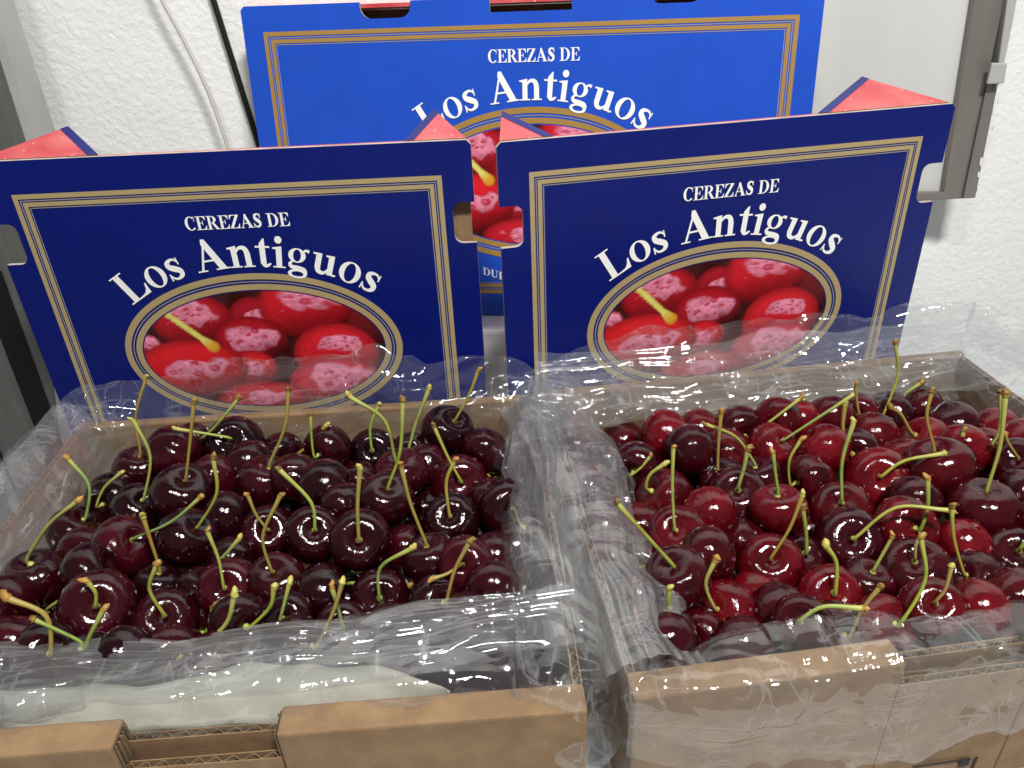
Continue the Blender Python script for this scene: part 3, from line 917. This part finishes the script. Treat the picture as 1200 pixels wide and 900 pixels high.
STEMS = {'left': [
 ((172,581),(176,535),(157,494)),((166,522),(159,488),(171,443)),((220,557),(223,515),(227,473)),((222,527),(250,502),(280,467)),((267,514),(240,508),(208,503)),((106,599),(104,568),(80,538)),((110,598),(122,572),(142,554)),
 ((30,645),(58,614),(90,588)),((164,631),(200,612),(235,583)),((239,613),(254,578),(250,538)),((188,661),(177,635),(168,607)),((262,691),(256,655),(243,623)),((246,667),(262,652),(279,633)),((316,665),(308,628),(328,582)),
 ((313,622),(300,603),(291,582)),((370,619),(364,588),(327,550)),((360,602),(362,575),(364,548)),((340,542),(362,522),(382,499)),((321,532),(334,500),(338,458)),((366,540),(365,512),(364,486)),((436,530),(434,500),(444,475)),
 ((460,532),(450,492),(411,466)),((457,567),(469,528),(472,470)),((478,532),(487,497),(503,455)),((538,488),(550,462),(560,435)),((541,567),(526,538),(509,501)),((526,604),(523,565),(533,540)),((575,567),(567,547),(561,526)),
 ((606,602),(608,612),(613,618)),((421,634),(419,592),(422,549)),((496,629),(481,590),(470,547)),((445,703),(446,665),(482,643)),((410,685),(440,683),(477,687)),((526,708),(533,668),(551,634)),((540,664),(525,672),(508,678)),
 ((376,760),(390,718),(401,683)),((403,740),(396,712),(389,690)),((63,768),(54,722),(9,701)),((90,815),(100,760),(121,715)),((113,714),(112,695),(103,682)),((192,720),(175,690),(184,661)),((144,675),(148,665),(154,653)),
 ((216,774),(262,735),(275,698)),((294,741),(316,712),(321,690)),((327,730),(333,708),(339,684)),((240,750),(246,732),(250,712)),((93,747),(64,737),(40,726)),((60,712),(75,700),(85,694)),((541,560),(550,556),(556,552))],
 'right': [
 ((738,562),(751,548),(762,535)),((752,571),(762,556),(777,545)),((789,618),(788,572),(789,525)),((826,562),(818,551),(810,543)),((839,551),(842,520),(845,485)),((880,537),(862,512),(826,497)),((877,518),(905,492),(938,467)),
 ((793,581),(838,561),(884,551)),((866,569),(872,548),(876,528)),((911,570),(908,550),(906,532)),((922,571),(925,540),(938,516)),((784,659),(752,622),(723,590)),((752,668),(778,656),(808,639)),((808,752),(786,715),(784,691)),
 ((834,715),(827,685),(838,657)),((905,652),(925,620),(940,582)),((925,514),(955,492),(998,464)),((898,499),(918,482),(937,469)),((986,585),(987,540),(1000,496)),((997,537),(988,505),(990,475)),((1007,490),(1004,470),(1003,452)),
 ((1032,492),(1052,440),(1049,403)),((1047,470),(1063,460),(1079,449)),((1062,505),(1056,486),(1045,478)),((1091,515),(1086,488),(1092,459)),((1035,560),(1060,540),(1104,532)),((1107,550),(1124,530),(1129,506)),((1155,531),(1171,505),(1173,460)),
 ((1160,562),(1172,522),(1178,465)),((1189,534),(1182,520),(1177,509)),((1082,625),(1087,595),(1087,562)),((1152,595),(1160,582),(1168,570)),((1006,631),(1050,595),(1110,598)),((1072,652),(1073,640),(1079,628)),((1060,733),(1084,680),(1079,630)),
 ((1125,670),(1118,632),(1115,594)),((1097,705),(1108,690),(1115,664)),((947,645),(944,618),(940,596)),((980,697),(980,660),(968,640)),((935,730),(965,711),(1010,713)),((999,751),(1010,715),(1031,688)),((967,751),(978,733),(983,717)),
 ((1052,635),(1052,625),(1049,617)),((1037,646),(1042,636),(1046,629)),((1197,642),(1205,630),(1212,615))]}

def fruit_mesh(seed):
    r = np.random.default_rng(seed)
    nphi, nth = 26, 36
    dip, wid, tap, sut, asym = r.uniform(.30, .38), r.uniform(.34, .42), r.uniform(.0, .09), r.uniform(.015, .06), r.uniform(-.06, .06)
    phi = np.linspace(0.0001, math.pi - 0.0001, nphi)[None, :]
    th = np.linspace(0, 2 * np.pi, nth, endpoint=False)[:, None]
    R = 1 - dip * np.exp(-(phi / wid) ** 2) - 0.05 * np.exp(-((math.pi - phi) / .3) ** 2)
    R = R * (1 - sut * np.exp(-(np.angle(np.exp(1j * th)) / .22) ** 2) * np.sin(phi) ** .5)
    R = R * (1 + asym * np.cos(th) * np.sin(phi))
    for q in range(5):                      # soft flats and lumps
        v = r.normal(size=3); v /= np.linalg.norm(v)
        dt = np.sin(phi) * np.cos(th) * v[0] + np.sin(phi) * np.sin(th) * v[1] + np.cos(phi) * v[2]
        R = R * (1 + r.uniform(-.035, .02) * np.exp(-((1 - dt) / .25)))
    x = R * np.sin(phi) * np.cos(th) * (1 + tap * np.cos(phi))
    y = R * np.sin(phi) * np.sin(th) * (1 + tap * np.cos(phi)) * .96
    z = R * np.cos(phi) * .90
    o = grid_mesh('cherry', np.stack([x, y, z], -1), M['cherry'], closed=True)
    me = o.data
    bpy.data.objects.remove(o)
    # outward normals
    if me.polygons[nth * 3].normal.dot(me.polygons[nth * 3].center) < 0: me.flip_normals()
    return me
FR_MESH = [fruit_mesh(s) for s in range(14)]
DIMPLE = 0.66 * 0.90

def stem_object(pts, r0, cherry, brown):
    """tapered stalk with a swollen end where it was picked; geometry in the cherry's own space"""
    inv = cherry.matrix_world.inverted()
    P = np.array(pts, float)
    Q = np.vstack([2 * P[0] - P[1], P, 2 * P[-1] - P[-2]])
    c = []
    for i in range(1, len(Q) - 2):
        for k in range(6):
            t = k / 6
            a, b, cc, d = Q[i - 1], Q[i], Q[i + 1], Q[i + 2]
            c.append(0.5 * (2 * b + (cc - a) * t + (2 * a - 5 * b + 4 * cc - d) * t * t + (3 * b - a - 3 * cc + d) * t ** 3))
    c.append(Q[-2]); c = np.array(c)
    s = np.linspace(0, 1, len(c))
    T = np.gradient(c, axis=0); T /= np.linalg.norm(T, axis=1)[:, None] + 1e-9
    A = np.cross(T, np.array([.31, .85, .42])); A /= np.linalg.norm(A, axis=1)[:, None] + 1e-9; B = np.cross(T, A)
    n = 8
    ang = np.linspace(0, 2 * np.pi, n, endpoint=False)
    rr = r0 * np.interp(s, [0, .05, .12, .5, .85, 1], [2.1, 1.7, 1.05, .9, 1.1, 1.45])
    Gp = c[None] + (np.cos(ang)[:, None, None] * A[None] + np.sin(ang)[:, None, None] * B[None]) * rr[None, :, None]
    green = s2l((rng.uniform(124, 160), rng.uniform(142, 164), rng.uniform(56, 84)))
    pale = s2l((176, 176, 92)); br = s2l((150, 104, 52)); dk = s2l((84, 48, 30))
    colr = np.zeros((len(c), 3))
    for k in range(len(c)):
        base = green if rng.random() < .9 else green * .8
        colr[k] = base
        if s[k] < .14: colr[k] = pale
        if s[k] > .8: colr[k] = base * (1 - (s[k] - .8) / .2) + pale * ((s[k] - .8) / .2)
    if brown: colr = colr * .45 + br * .55
    def loc(Gw):
        L = np.array([tuple(inv @ Vector(p)) for p in Gw.reshape(-1, 3)])
        return L.reshape(Gw.shape)
    C4 = np.concatenate([np.broadcast_to(colr[None], (n, len(c), 3)), np.ones((n, len(c), 1))], -1)
    o = grid_mesh('stem', loc(Gp), M['stem'], cherry, closed=True, colors=C4)
    # the knobbly picked end: a lumpy bead with scale scars
    nb, mb_ = 9, 8
    ax = T[-1]; e = c[-1]
    lt = np.linspace(0, 1, mb_)
    k0 = rng.uniform(1.55, 2.1)
    rad = r0 * k0 * np.array([.55, .85, 1.0, .82, 1.0, .9, .55, .05]) * rng.uniform(.85, 1.15, mb_)
    lg = r0 * rng.uniform(3.5, 6.0)
    a2 = np.linspace(0, 2 * np.pi, nb, endpoint=False)
    A1, B1 = A[-1], B[-1]
    bend = A1 * rng.uniform(-.5, .5) + B1 * rng.uniform(-.5, .5)
    cen = e + np.outer(lt * lg - r0, ax) + np.outer(lt ** 2 * lg, bend)
    lump = rng.uniform(.75, 1.25, (nb, mb_))
    Gb = cen[None] + (np.cos(a2)[:, None, None] * A1 + np.sin(a2)[:, None, None] * B1) * (rad[None] * lump)[..., None]
    mixk = rng.random((nb, mb_, 1)) * .6
    ec = [pale, br, dk][rng.choice(3, p=[.35, .45, .2])]
    cb = s2l((186, 158, 70)) * mixk + ec * (1 - mixk)
    grid_mesh('stem_end', loc(Gb), M['stem'], o, closed=True, colors=np.concatenate([cb, np.ones((nb, mb_, 1))], -1))
    return o

ORD = ['first', 'second', 'third', 'fourth', 'fifth', 'sixth', 'seventh', 'eighth', 'ninth', 'tenth', 'eleventh', 'twelfth', 'thirteenth', 'fourteenth', 'fifteenth', 'sixteenth', 'seventeenth', 'eighteenth', 'nineteenth', 'twentieth', 'twenty-first', 'twenty-second', 'twenty-third', 'twenty-fourth']

def place_cherries(which):
    lift = 0.001
    src = FRUIT[which]
    ctr, rad, dirs = [], [], []
    for (u, v, r) in src:
        P = at_z(u, v, RIM - 0.014 + lift)
        z = project(P)[2]
        R = (0.80 * (r / F * z) + 0.22 * 0.0190) * (1.05 if which == 'right' else 1.02)
        ctr.append(P); rad.append(R)
        d = ray(u, v); dirs.append(d / np.linalg.norm(d))
    X = np.array(ctr); R = np.array(rad); Dv = np.array(dirs); T0 = np.sum((X - CAM) * Dv, -1)
    h = BW / 2 - 0.010
    for it in range(160):
        push = np.zeros_like(X)
        dif = X[:, None] - X[None]
        dist = np.linalg.norm(dif, axis=-1) + np.eye(len(X))
        ov = np.maximum(0, 0.86 * (R[:, None] + R[None]) - dist) * (1 - np.eye(len(X)))
        # overlapping neighbours separate mostly along the line of depth
        dirn = dif / dist[..., None]
        along = np.sum(dirn * Dv[:, None], -1)
        sgn = np.where(along >= 0, 1.0, -1.0)
        push += np.sum((dirn * .22 + Dv[:, None] * (sgn * .5)[..., None]) * ov[..., None], axis=1)
        X = X + push * 0.5
        # stay near the seen direction
        t = np.clip(np.sum((X - CAM) * Dv, -1), T0 - 0.012, T0 + 0.017)
        X = X + 0.5 * (CAM + Dv * t[:, None] - X)
        L = from_world(which, X)
        lo, hi = 0.085 - 0.055, RIM + 0.006
        if which == 'left': e_ = np.interp(L[:, 0], [-.17, -.105, -.009, .074, .145, .17], [.030, .036, .052, .072, .066, .066])
        else: e_ = np.full(len(L), .022)
        hi = RIM - 0.004 - 0.026 * np.clip((e_ + 0.008 - L[:, 1]) / 0.03, 0, 1)
        over = L[:, 2] > hi
        if over.any():                      # sink along the line of sight, not straight down
            tt = (hi - CAM_H) / Dv[:, 2]
            X[over] = (CAM + Dv * tt[:, None])[over]
            L = from_world(which, X)
        L[:, 2] = np.maximum(L[:, 2], 0.018)
        L[:, 0] = np.clip(L[:, 0], -h + R, h - R)
        L[:, 1] = np.clip(L[:, 1], 0.018 + R, BD - 0.010 - R)
        X = to_world(which, L)
    return X, R

def hits(u, v, X, R):
    d = ray(u, v); d = d / np.linalg.norm(d)
    w_ = X - CAM
    b = w_ @ d
    return np.any((np.sum(w_ * w_, -1) - b * b) < (R * 0.97) ** 2)

def build_cherries(which):
    X, R = place_cherries(which)
    nseen = len(X)
    # further fruit down in the gaps
    gapX, gapR = [], []
    for ly in np.arange(0.03, BD - 0.02, 0.006):
        for lx in np.arange(-BW / 2 + 0.022, BW / 2 - 0.02, 0.006):
            Pw = to_world(which, np.array([lx, ly, 0.047]))
            u, v, z = project(Pw)
            if not (-30 < u < 1230 and v < 900): continue
            AX = np.vstack([X] + ([np.array(gapX)] if gapX else [])); AR = np.concatenate([R, gapR])
            if hits(u, v, AX, AR): continue
            if gapX and np.min(np.linalg.norm(np.array(gapX) - Pw, axis=1)) < 0.0255: continue
            gapX.append(Pw); gapR.append(0.0186)
    print('gap fruit', which, len(gapX))
    # stems go to the fruit they spring from
    AX = np.vstack([X] + ([np.array(gapX)] if gapX else [])); AR = np.concatenate([R, gapR])
    pr = np.array([project(p) for p in AX])
    own = {}
    for k, (b, mid, tip) in enumerate(STEMS[which]):
        d = np.hypot(pr[:, 0] - b[0], pr[:, 1] - b[1]) / (AR * F / pr[:, 2])
        near = d + 0.9 * (pr[:, 2] - pr[:, 2].min()) / 0.3
        for i in np.argsort(np.where(d < 0.95, near * .3, d + 1)):
            if i not in own:
                own[i] = k; break
    L = from_world(which, AX)
    # rows counted from the back, places in the row counted from the left
    order = sorted(range(nseen), key=lambda i: -L[i, 1])
    rows = {}
    for i in order:
        rows.setdefault(int((BD - 0.012 - L[i, 1]) / 0.0325), []).append(i)
    place = {}
    for rk, key in enumerate(sorted(rows)):
        for ck, i in enumerate(sorted(rows[key], key=lambda i: L[i, 0])):
            place[i] = (rk, ck)
    grow, gplace = {}, {}
    for i in range(nseen, len(AX)):
        grow.setdefault(int((BD - L[i, 1]) / 0.03), []).append(i)
    for rk, key in enumerate(sorted(grow)):
        for ck, i in enumerate(sorted(grow[key], key=lambda i: L[i, 0])): gplace[i] = (rk, ck)
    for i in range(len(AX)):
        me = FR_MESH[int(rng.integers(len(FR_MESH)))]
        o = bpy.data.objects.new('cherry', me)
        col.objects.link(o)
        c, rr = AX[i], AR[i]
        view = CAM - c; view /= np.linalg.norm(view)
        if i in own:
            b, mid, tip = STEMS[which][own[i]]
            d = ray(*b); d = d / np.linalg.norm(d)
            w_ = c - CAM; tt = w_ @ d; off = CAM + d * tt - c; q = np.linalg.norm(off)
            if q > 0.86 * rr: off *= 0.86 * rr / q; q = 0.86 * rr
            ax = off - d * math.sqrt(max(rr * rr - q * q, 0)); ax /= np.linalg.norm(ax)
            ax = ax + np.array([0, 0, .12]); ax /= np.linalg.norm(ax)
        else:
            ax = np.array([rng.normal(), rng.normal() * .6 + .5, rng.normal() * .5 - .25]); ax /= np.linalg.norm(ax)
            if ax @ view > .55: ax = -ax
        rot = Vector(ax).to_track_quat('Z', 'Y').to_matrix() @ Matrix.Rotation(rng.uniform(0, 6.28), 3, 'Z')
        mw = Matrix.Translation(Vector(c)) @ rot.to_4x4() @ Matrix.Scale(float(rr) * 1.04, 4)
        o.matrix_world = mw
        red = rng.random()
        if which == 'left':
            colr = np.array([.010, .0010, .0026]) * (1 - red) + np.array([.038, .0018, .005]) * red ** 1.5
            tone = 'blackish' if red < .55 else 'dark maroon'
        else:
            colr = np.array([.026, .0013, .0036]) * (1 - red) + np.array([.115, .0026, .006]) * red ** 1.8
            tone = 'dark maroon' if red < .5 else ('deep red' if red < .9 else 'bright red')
        if i >= nseen: colr = colr * .55  # darker colour paints in the shade deep between the upper fruit
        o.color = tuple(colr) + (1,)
        st = ''
        if i in own:
            zb = project(c + ax * rr * .8)[2]
            base = c + ax * rr * 1.04 * (DIMPLE - .03)
            near = c + ax * rr * 1.02
            sl = math.hypot(tip[0] - b[0], tip[1] - b[1]) / F * zb
            z1 = zb - 0.10 * sl - .002; z2 = zb - 0.22 * sl - .002
            pts = [base, base * .35 + near * .65, at_depth(mid[0], mid[1], z1), at_depth(tip[0], tip[1], z2)]
            stem_object(pts, 0.00104 * rng.uniform(.85, 1.15), o, rng.random() < .22)
            st = ' with stem'
        if i < nseen:
            rk, ck = place[i]
            row = 'back row' if rk == 0 else ORD[rk] + ' row from back'
            lab = f'{tone} cherry{st}, {which} box, {row}, {ORD[ck]} from left'
            tag(o, lab, 'cherry', f'cherries in the {which} box')
        else:
            rk, ck = gplace[i]
            tag(o, f'half-hidden cherry down in a gap, {which} box, {ORD[rk]} band from back, {ORD[ck]} from left', 'cherry', f'cherries down in the gaps of the {which} box')
build_cherries('left')
build_cherries('right')

# ------------------------------------------------------------------ clear film liners
def resample(poly, m_):
    p = np.array(poly, float)
    Q = np.vstack([2 * p[0] - p[1], p, 2 * p[-1] - p[-2]])
    c = []
    for i in range(1, len(Q) - 2):
        for k in range(12):
            t = k / 12
            a, b, cc, d = Q[i - 1], Q[i], Q[i + 1], Q[i + 2]
            c.append(0.5 * (2 * b + (cc - a) * t + (2 * a - 5 * b + 4 * cc - d) * t * t + (3 * b - a - 3 * cc + d) * t ** 3))
    c.append(Q[-2]); c = np.array(c)
    s = np.concatenate([[0], np.cumsum(np.linalg.norm(np.diff(c, axis=0), axis=1))])
    q = np.linspace(0, s[-1], m_)
    return np.stack([np.interp(q, s, c[:, k]) for k in range(c.shape[1])], 1), s[-1]

def make_bag(which, prof, label, seed, amp=1.0, edge=0.006, parent=None):
    """prof: list of (perimeter position 0..4, [(outward, up, along), ...]); sides 0 front, 1 right, 2 back, 3 left (position k is the middle of side k)"""
    nt, ns = 1000, 96
    h = BW / 2
    # walk round the rim: front (left to right), right, back, left
    corner = 0.014
    seg = [((-h, 0), (h, 0)), ((h, 0), (h, BD)), ((h, BD), (-h, BD)), ((-h, BD), (-h, 0))]
    per = 2 * (BW + BD)
    ts = np.linspace(0, 1, nt, endpoint=False)
    pos, nor, key, arc = [], [], [], []
    cum = [0, BW, BW + BD, 2 * BW + BD, per]
    for t in ts:
        s = t * per
        k = next(i for i in range(4) if s < cum[i + 1] + 1e-9)
        f = (s - cum[k]) / (cum[k + 1] - cum[k])
        a, b = np.array(seg[k][0]), np.array(seg[k][1])
        pos.append(a + (b - a) * f)
        nn = [np.array(q, float) for q in ((0, -1), (1, 0), (0, 1), (-1, 0))]
        wc = 0.11
        n = nn[k].copy()
        L = cum[k + 1] - cum[k]
        e = 0.03 / L
        if f < e: n = n * (0.5 + 0.5 * f / e) + nn[(k - 1) % 4] * (0.5 - 0.5 * f / e)
        if f > 1 - e: n = n * (0.5 + 0.5 * (1 - f) / e) + nn[(k + 1) % 4] * (0.5 - 0.5 * (1 - f) / e)
        nor.append(n)
        key.append(k + f)                  # 0..4, integers at corners
        arc.append(s)
    pos, nor, key, arc = np.array(pos), np.array(nor), np.array(key), np.array(arc)
    pk = sorted(prof)
    ks = np.array([p[0] for p in pk])
    res_ = [resample(p[1], ns) for p in pk]
    rs = np.stack([r[0] for r in res_])
    ln = np.array([r[1] for r in res_])
    kk = np.concatenate([[ks[-1] - 4], ks, [ks[0] + 4]]); rs = np.concatenate([rs[-1:], rs, rs[:1]]); ln = np.concatenate([ln[-1:], ln, ln[:1]])
    PR = np.zeros((nt, ns, 2)); LN = np.interp(key, kk, ln)
    for i in range(nt):
        j = np.searchsorted(kk, key[i], side='right') - 1
        j = min(max(j, 0), len(kk) - 2)
        f = (key[i] - kk[j]) / (kk[j + 1] - kk[j]); f = f * f * (3 - 2 * f)
        PR[i] = rs[j] * (1 - f) + rs[j + 1] * f
    sgrid = np.linspace(0, 1, ns)[None, :] * LN[:, None]
    agrid = np.broadcast_to(arc[:, None], sgrid.shape)
    # uneven free edges
    en = value_noise(arc / 0.035, arc * 0 + seed, seed) - .5 + .5 * (value_noise(arc / 0.012, arc * 0, seed + 5) - .5)
    P = np.zeros((nt, ns, 3))
    P[..., :2] = pos[:, None] + nor[:, None] * PR[..., :1]
    P[..., 2] = RIM + PR[..., 1]
    wgt = np.linspace(0, 1, ns)[None, :] ** 3
    wg0 = np.linspace(1, 0, ns)[None, :] ** 3
    tn = P[:, -1] - P[:, -4]; tn /= np.linalg.norm(tn, axis=1)[:, None] + 1e-9
    t0 = P[:, 0] - P[:, 3]; t0 /= np.linalg.norm(t0, axis=1)[:, None] + 1e-9
    P += (tn * (en * edge * 2)[:, None])[:, None] * wgt[..., None] + (t0 * (np.roll(en, 57) * edge * 2)[:, None])[:, None] * wg0[..., None]
    rf = np.random.default_rng(seed)
    H = np.zeros_like(sgrid)
    wx = 0.010 * (value_noise(agrid / 0.06, sgrid / 0.06, seed + 21) - .5); wy = 0.010 * (value_noise(agrid / 0.05 + 9, sgrid / 0.05, seed + 22) - .5)
    for k in range(11):
        lam = 0.085 * (0.015 / 0.085) ** (k / 10)
        an = math.pi / 2 + rf.normal() * .28 if rf.random() < .62 else rf.uniform(0, math.pi)
        ph = (math.cos(an) * (agrid + wx) + math.sin(an) * (sgrid + wy)) / lam + rf.uniform(0, 1)
        tri = np.abs(ph - np.round(ph)) * 2
        mask = np.clip(2.2 * (value_noise(agrid / (lam * 1.6) + 3 * k, sgrid / (lam * 1.3), seed + 30 + k) - .32), 0, 1)
        H += lam * 0.080 * tri * mask
    wq = np.clip((per - arc) / 0.04, 0, 1)[:, None]
    H = H * wq + H[:1] * (1 - wq)
    H += 0.006 * (value_noise(agrid / 0.050, sgrid / 0.045, seed + 9) - .5)
    H -= H.mean()
    du = np.roll(P, -1, 0) - np.roll(P, 1, 0)
    dv = np.gradient(P, axis=1)
    nv = np.cross(du, dv); nv /= np.linalg.norm(nv, axis=-1)[..., None] + 1e-9
    H = np.maximum(H - np.percentile(H, 25), -0.0010)
    P = P - nv * (H * amp)[..., None]
    if parent: return grid_mesh('film_fold', P, M['film'], parent, smooth=True, closed=True)
    o = grid_mesh('plastic_bag', P, M['film'], None, smooth=True, closed=True)
    loc, rz = BOX[which]
    o.location = loc; o.rotation_euler = (0, 0, rz)
    tag(o, label, 'plastic bag', 'clear film liners of the cherry boxes')
    return o

front_l = lambda d, e: [(-d, -0.002), (-d + 0.010, 0.004), (-d * .6, 0.005), (-0.028, 0.003), (-0.021, -0.001), (-0.019, -0.012), (-0.018, -0.035)]
bag_l = make_bag('left', [
    (0.08, front_l(0.032, 0)), (0.19, front_l(0.035, 0)), (0.47, front_l(0.053, 0)), (0.72, front_l(0.074, 0)), (0.93, front_l(0.070, 0)),
    (1.10, [(-0.030, 0.002), (-0.022, 0.010), (-0.010, 0.012), (0.000, 0.008), (0.010, 0.001), (0.015, -0.014), (0.015, -0.034)]),
    (1.5, [(-0.032, -0.008), (-0.022, 0.006), (-0.010, 0.010), (0.000, 0.007), (0.010, 0.002), (0.015, -0.012), (0.016, -0.030)]),
    (1.9, [(-0.026, -0.016), (-0.018, 0.000), (-0.008, 0.009), (0.000, 0.012), (0.008, 0.012), (0.014, 0.006), (0.017, -0.006)]),
    (2.15, [(-0.012, -0.040), (-0.011, -0.020), (-0.008, -0.004), (-0.002, 0.008), (0.004, 0.018), (0.009, 0.027), (0.012, 0.033)]),
    (2.5, [(-0.012, -0.040), (-0.011, -0.020), (-0.008, -0.004), (-0.002, 0.010), (0.004, 0.022), (0.009, 0.031), (0.013, 0.040)]),
    (2.85, [(-0.012, -0.040), (-0.011, -0.020), (-0.008, -0.004), (-0.001, 0.008), (0.006, 0.016), (0.010, 0.024), (0.014, 0.030)]),
    (3.2, [(-0.014, -0.040), (-0.012, -0.022), (-0.008, -0.006), (0.000, 0.006), (0.010, 0.012), (0.018, 0.010), (0.024, 0.000)]),
    (3.6, [(-0.016, -0.040), (-0.013, -0.022), (-0.008, -0.006), (0.000, 0.006), (0.010, 0.012), (0.018, 0.010), (0.024, -0.004)]),
    (3.9, [(-0.030, -0.010), (-0.022, 0.002), (-0.014, 0.008), (-0.004, 0.008), (0.006, 0.004), (0.012, -0.004), (0.015, -0.014)]),
], 'clear crumpled plastic bag lining the left cherry box, folded in over its front', 21, 1.0)
front_r = lambda d: [(-0.021 - d, -0.003), (-0.019 - d, 0.002), (-0.014, 0.004), (-0.004, 0.004), (0.004, 0.000), (0.006, -0.016), (0.007, -0.036), (0.009, -0.056)]
bag_r = make_bag('right', [
    (0.12, front_r(0.004)), (0.5, front_r(0.006)), (0.88, front_r(0.006)),
    (1.5, [(-0.014, -0.040), (-0.012, -0.022), (-0.008, -0.006), (0.000, 0.006), (0.010, 0.010), (0.018, 0.004), (0.022, -0.010)]),
    (1.82, [(-0.020, -0.030), (-0.016, -0.012), (-0.010, 0.002), (-0.001, 0.012), (0.009, 0.022), (0.017, 0.030), (0.022, 0.034)]),
    (2.12, [(-0.044, -0.014), (-0.032, 0.002), (-0.018, 0.009), (-0.004, 0.012), (0.006, 0.022), (0.012, 0.030), (0.017, 0.034)]),
    (2.5, [(-0.046, -0.014), (-0.034, 0.000), (-0.018, 0.008), (-0.004, 0.012), (0.004, 0.022), (0.011, 0.033), (0.016, 0.042)]),
    (2.85, [(-0.040, -0.014), (-0.028, 0.000), (-0.015, 0.008), (-0.002, 0.012), (0.004, 0.018), (0.009, 0.026), (0.012, 0.032)]),
    (3.15, [(-0.034, -0.010), (-0.026, 0.004), (-0.014, 0.012), (-0.002, 0.013), (0.008, 0.010), (0.013, 0.000), (0.015, -0.012)]),
    (3.55, [(-0.036, -0.010), (-0.027, 0.004), (-0.014, 0.012), (-0.002, 0.012), (0.008, 0.008), (0.012, -0.010), (0.013, -0.034)]),
    (3.88, [(-0.026, -0.008), (-0.020, 0.002), (-0.012, 0.008), (-0.002, 0.008), (0.006, 0.002), (0.009, -0.022), (0.010, -0.054)]),
], 'clear crumpled plastic bag lining the right cherry box, hanging over its front', 43, 1.0)

def fold_strip(bag, path, w0, w1, arch, seed, pleats=6, amp=0.006):
    """a gathered run of the bag: pleats run along the path"""
    nt, ns = 240, 64
    c, L = resample(path, nt)
    T = np.gradient(c[:, :2], axis=0); T /= np.linalg.norm(T, axis=1)[:, None]
    pr = np.stack([-T[:, 1], T[:, 0]], 1)
    t = np.linspace(0, L, nt)[:, None]; q = np.linspace(0, 1, ns)[None, :]
    n0 = (value_noise(t / 0.035, t * 0 + seed, seed) - .5) * .22; n1_ = (value_noise(t / 0.025, t * 0, seed + 4) - .5) * .22
    qq = q * (1 + n1_) + n0 * (1 - q)
    wv = q + 0.05 * (value_noise(t / 0.05 + 0 * q, q * 2 + 0 * t, seed + 8) - .5) + 0.22 * (value_noise(t / 0.11 + 0 * q, q * 1.5 + 0 * t, seed + 1) - .5)
    r = np.random.default_rng(seed)
    H = np.zeros((nt, ns))
    for k in range(7):
        f = pleats * r.uniform(.45, 2.4)
        ph = wv * f + r.uniform()
        m_ = np.clip(2 * (value_noise(t / 0.045 + 5 * k + 0 * q, q * 2.5 + 0 * t, seed + 11 + k) - .3), 0, 1)
        H += np.abs(ph - np.round(ph)) * 2 * amp * (pleats / f) * .45 * m_
    H += 0.006 * (value_noise(t / 0.03 + 0 * q, q * 3 + 0 * t, seed + 2) - .5)
    P = np.zeros((nt, ns, 3))
    P[..., :2] = c[:, None, :2] + pr[:, None] * (w0 + (w1 - w0) * qq)[..., None]
    P[..., 2] = c[:, None, 2] + np.interp(q, np.linspace(0, 1, len(arch)), arch) + H
    return grid_mesh('film_fold', P, M['film_thick'], bag, smooth=True)

hh = BW / 2
fold_strip(bag_r, [(-hh - .002, BD + .004, RIM), (-hh + .000, BD * .66, RIM), (-hh + .000, BD * .33, RIM), (-hh + .004, .012, RIM)], -0.014, 0.036, (-.012, .004, .008, .006, .000, -.008), 5, 4, .006)
fold_strip(bag_r, [(hh + .01, BD - .012, RIM), (.05, BD - .010, RIM), (-.06, BD - .012, RIM), (-hh - .004, BD - .008, RIM)], -0.012, 0.030, (.026, .018, .010, .004, -.004, -.012), 6, 4, .006)
fold_strip(bag_l, [(hh, .036, RIM), (hh - .002, BD * .4, RIM), (hh, BD * .7, RIM), (hh + .002, BD + .002, RIM)], -0.014, 0.026, (-.012, .004, .009, .006, -.002, -.010), 7, 4, .006)
fold_strip(bag_l, [(-hh - .006, .024, RIM + .001), (-.06, .026, RIM + .001), (.06, .028, RIM + .002), (hh + .004, .036, RIM + .004)], 0.0, 0.034, (-.004, .004, .005, .005, .004, .001), 8, 4, .004)
fold_strip(bag_l, [(-hh - .004, BD + .002, RIM), (-hh - .002, BD * .66, RIM), (-hh - .004, BD * .33, RIM), (-hh - .006, .012, RIM)], -0.020, 0.026, (.004, .014, .012, .004, -.010, -.026), 9, 4, .005)

# ------------------------------------------------------------------ cream paper sheet under the film at the front of the left box
n1, n2 = 70, 14
gx = np.linspace(-0.155, 0.108, n1)[:, None]
gs = np.linspace(0, 1, n2)[None, :]
yy = 0.0175 + (0.027 + 0.004 * np.sin(gx * 31) + 0.003 * np.sin(gx * 83 + 1)) * gs * np.clip((0.108 - gx) / 0.07, 0.0, 1) ** .6
zz = RIM - 0.014 + 0.012 * np.sin(gs * 2.6) + 0.0016 * np.sin(gx * 60 + 3 * gs) * gs + 0.0008 * np.sin(gx * 190 + 7 * gs)
Pp = np.stack([np.broadcast_to(gx, yy.shape), yy, zz + gx * 0], -1)
o = grid_mesh('paper_sheet', Pp, M['cream'])
sm_ = o.modifiers.new('thick', 'SOLIDIFY'); sm_.thickness = 0.0006
o.location, o.rotation_euler = BOX['left'][0], (0, 0, BOX['left'][1])
tag(o, 'cream paper sheet tucked under the film along the front of the left box', 'paper sheet')
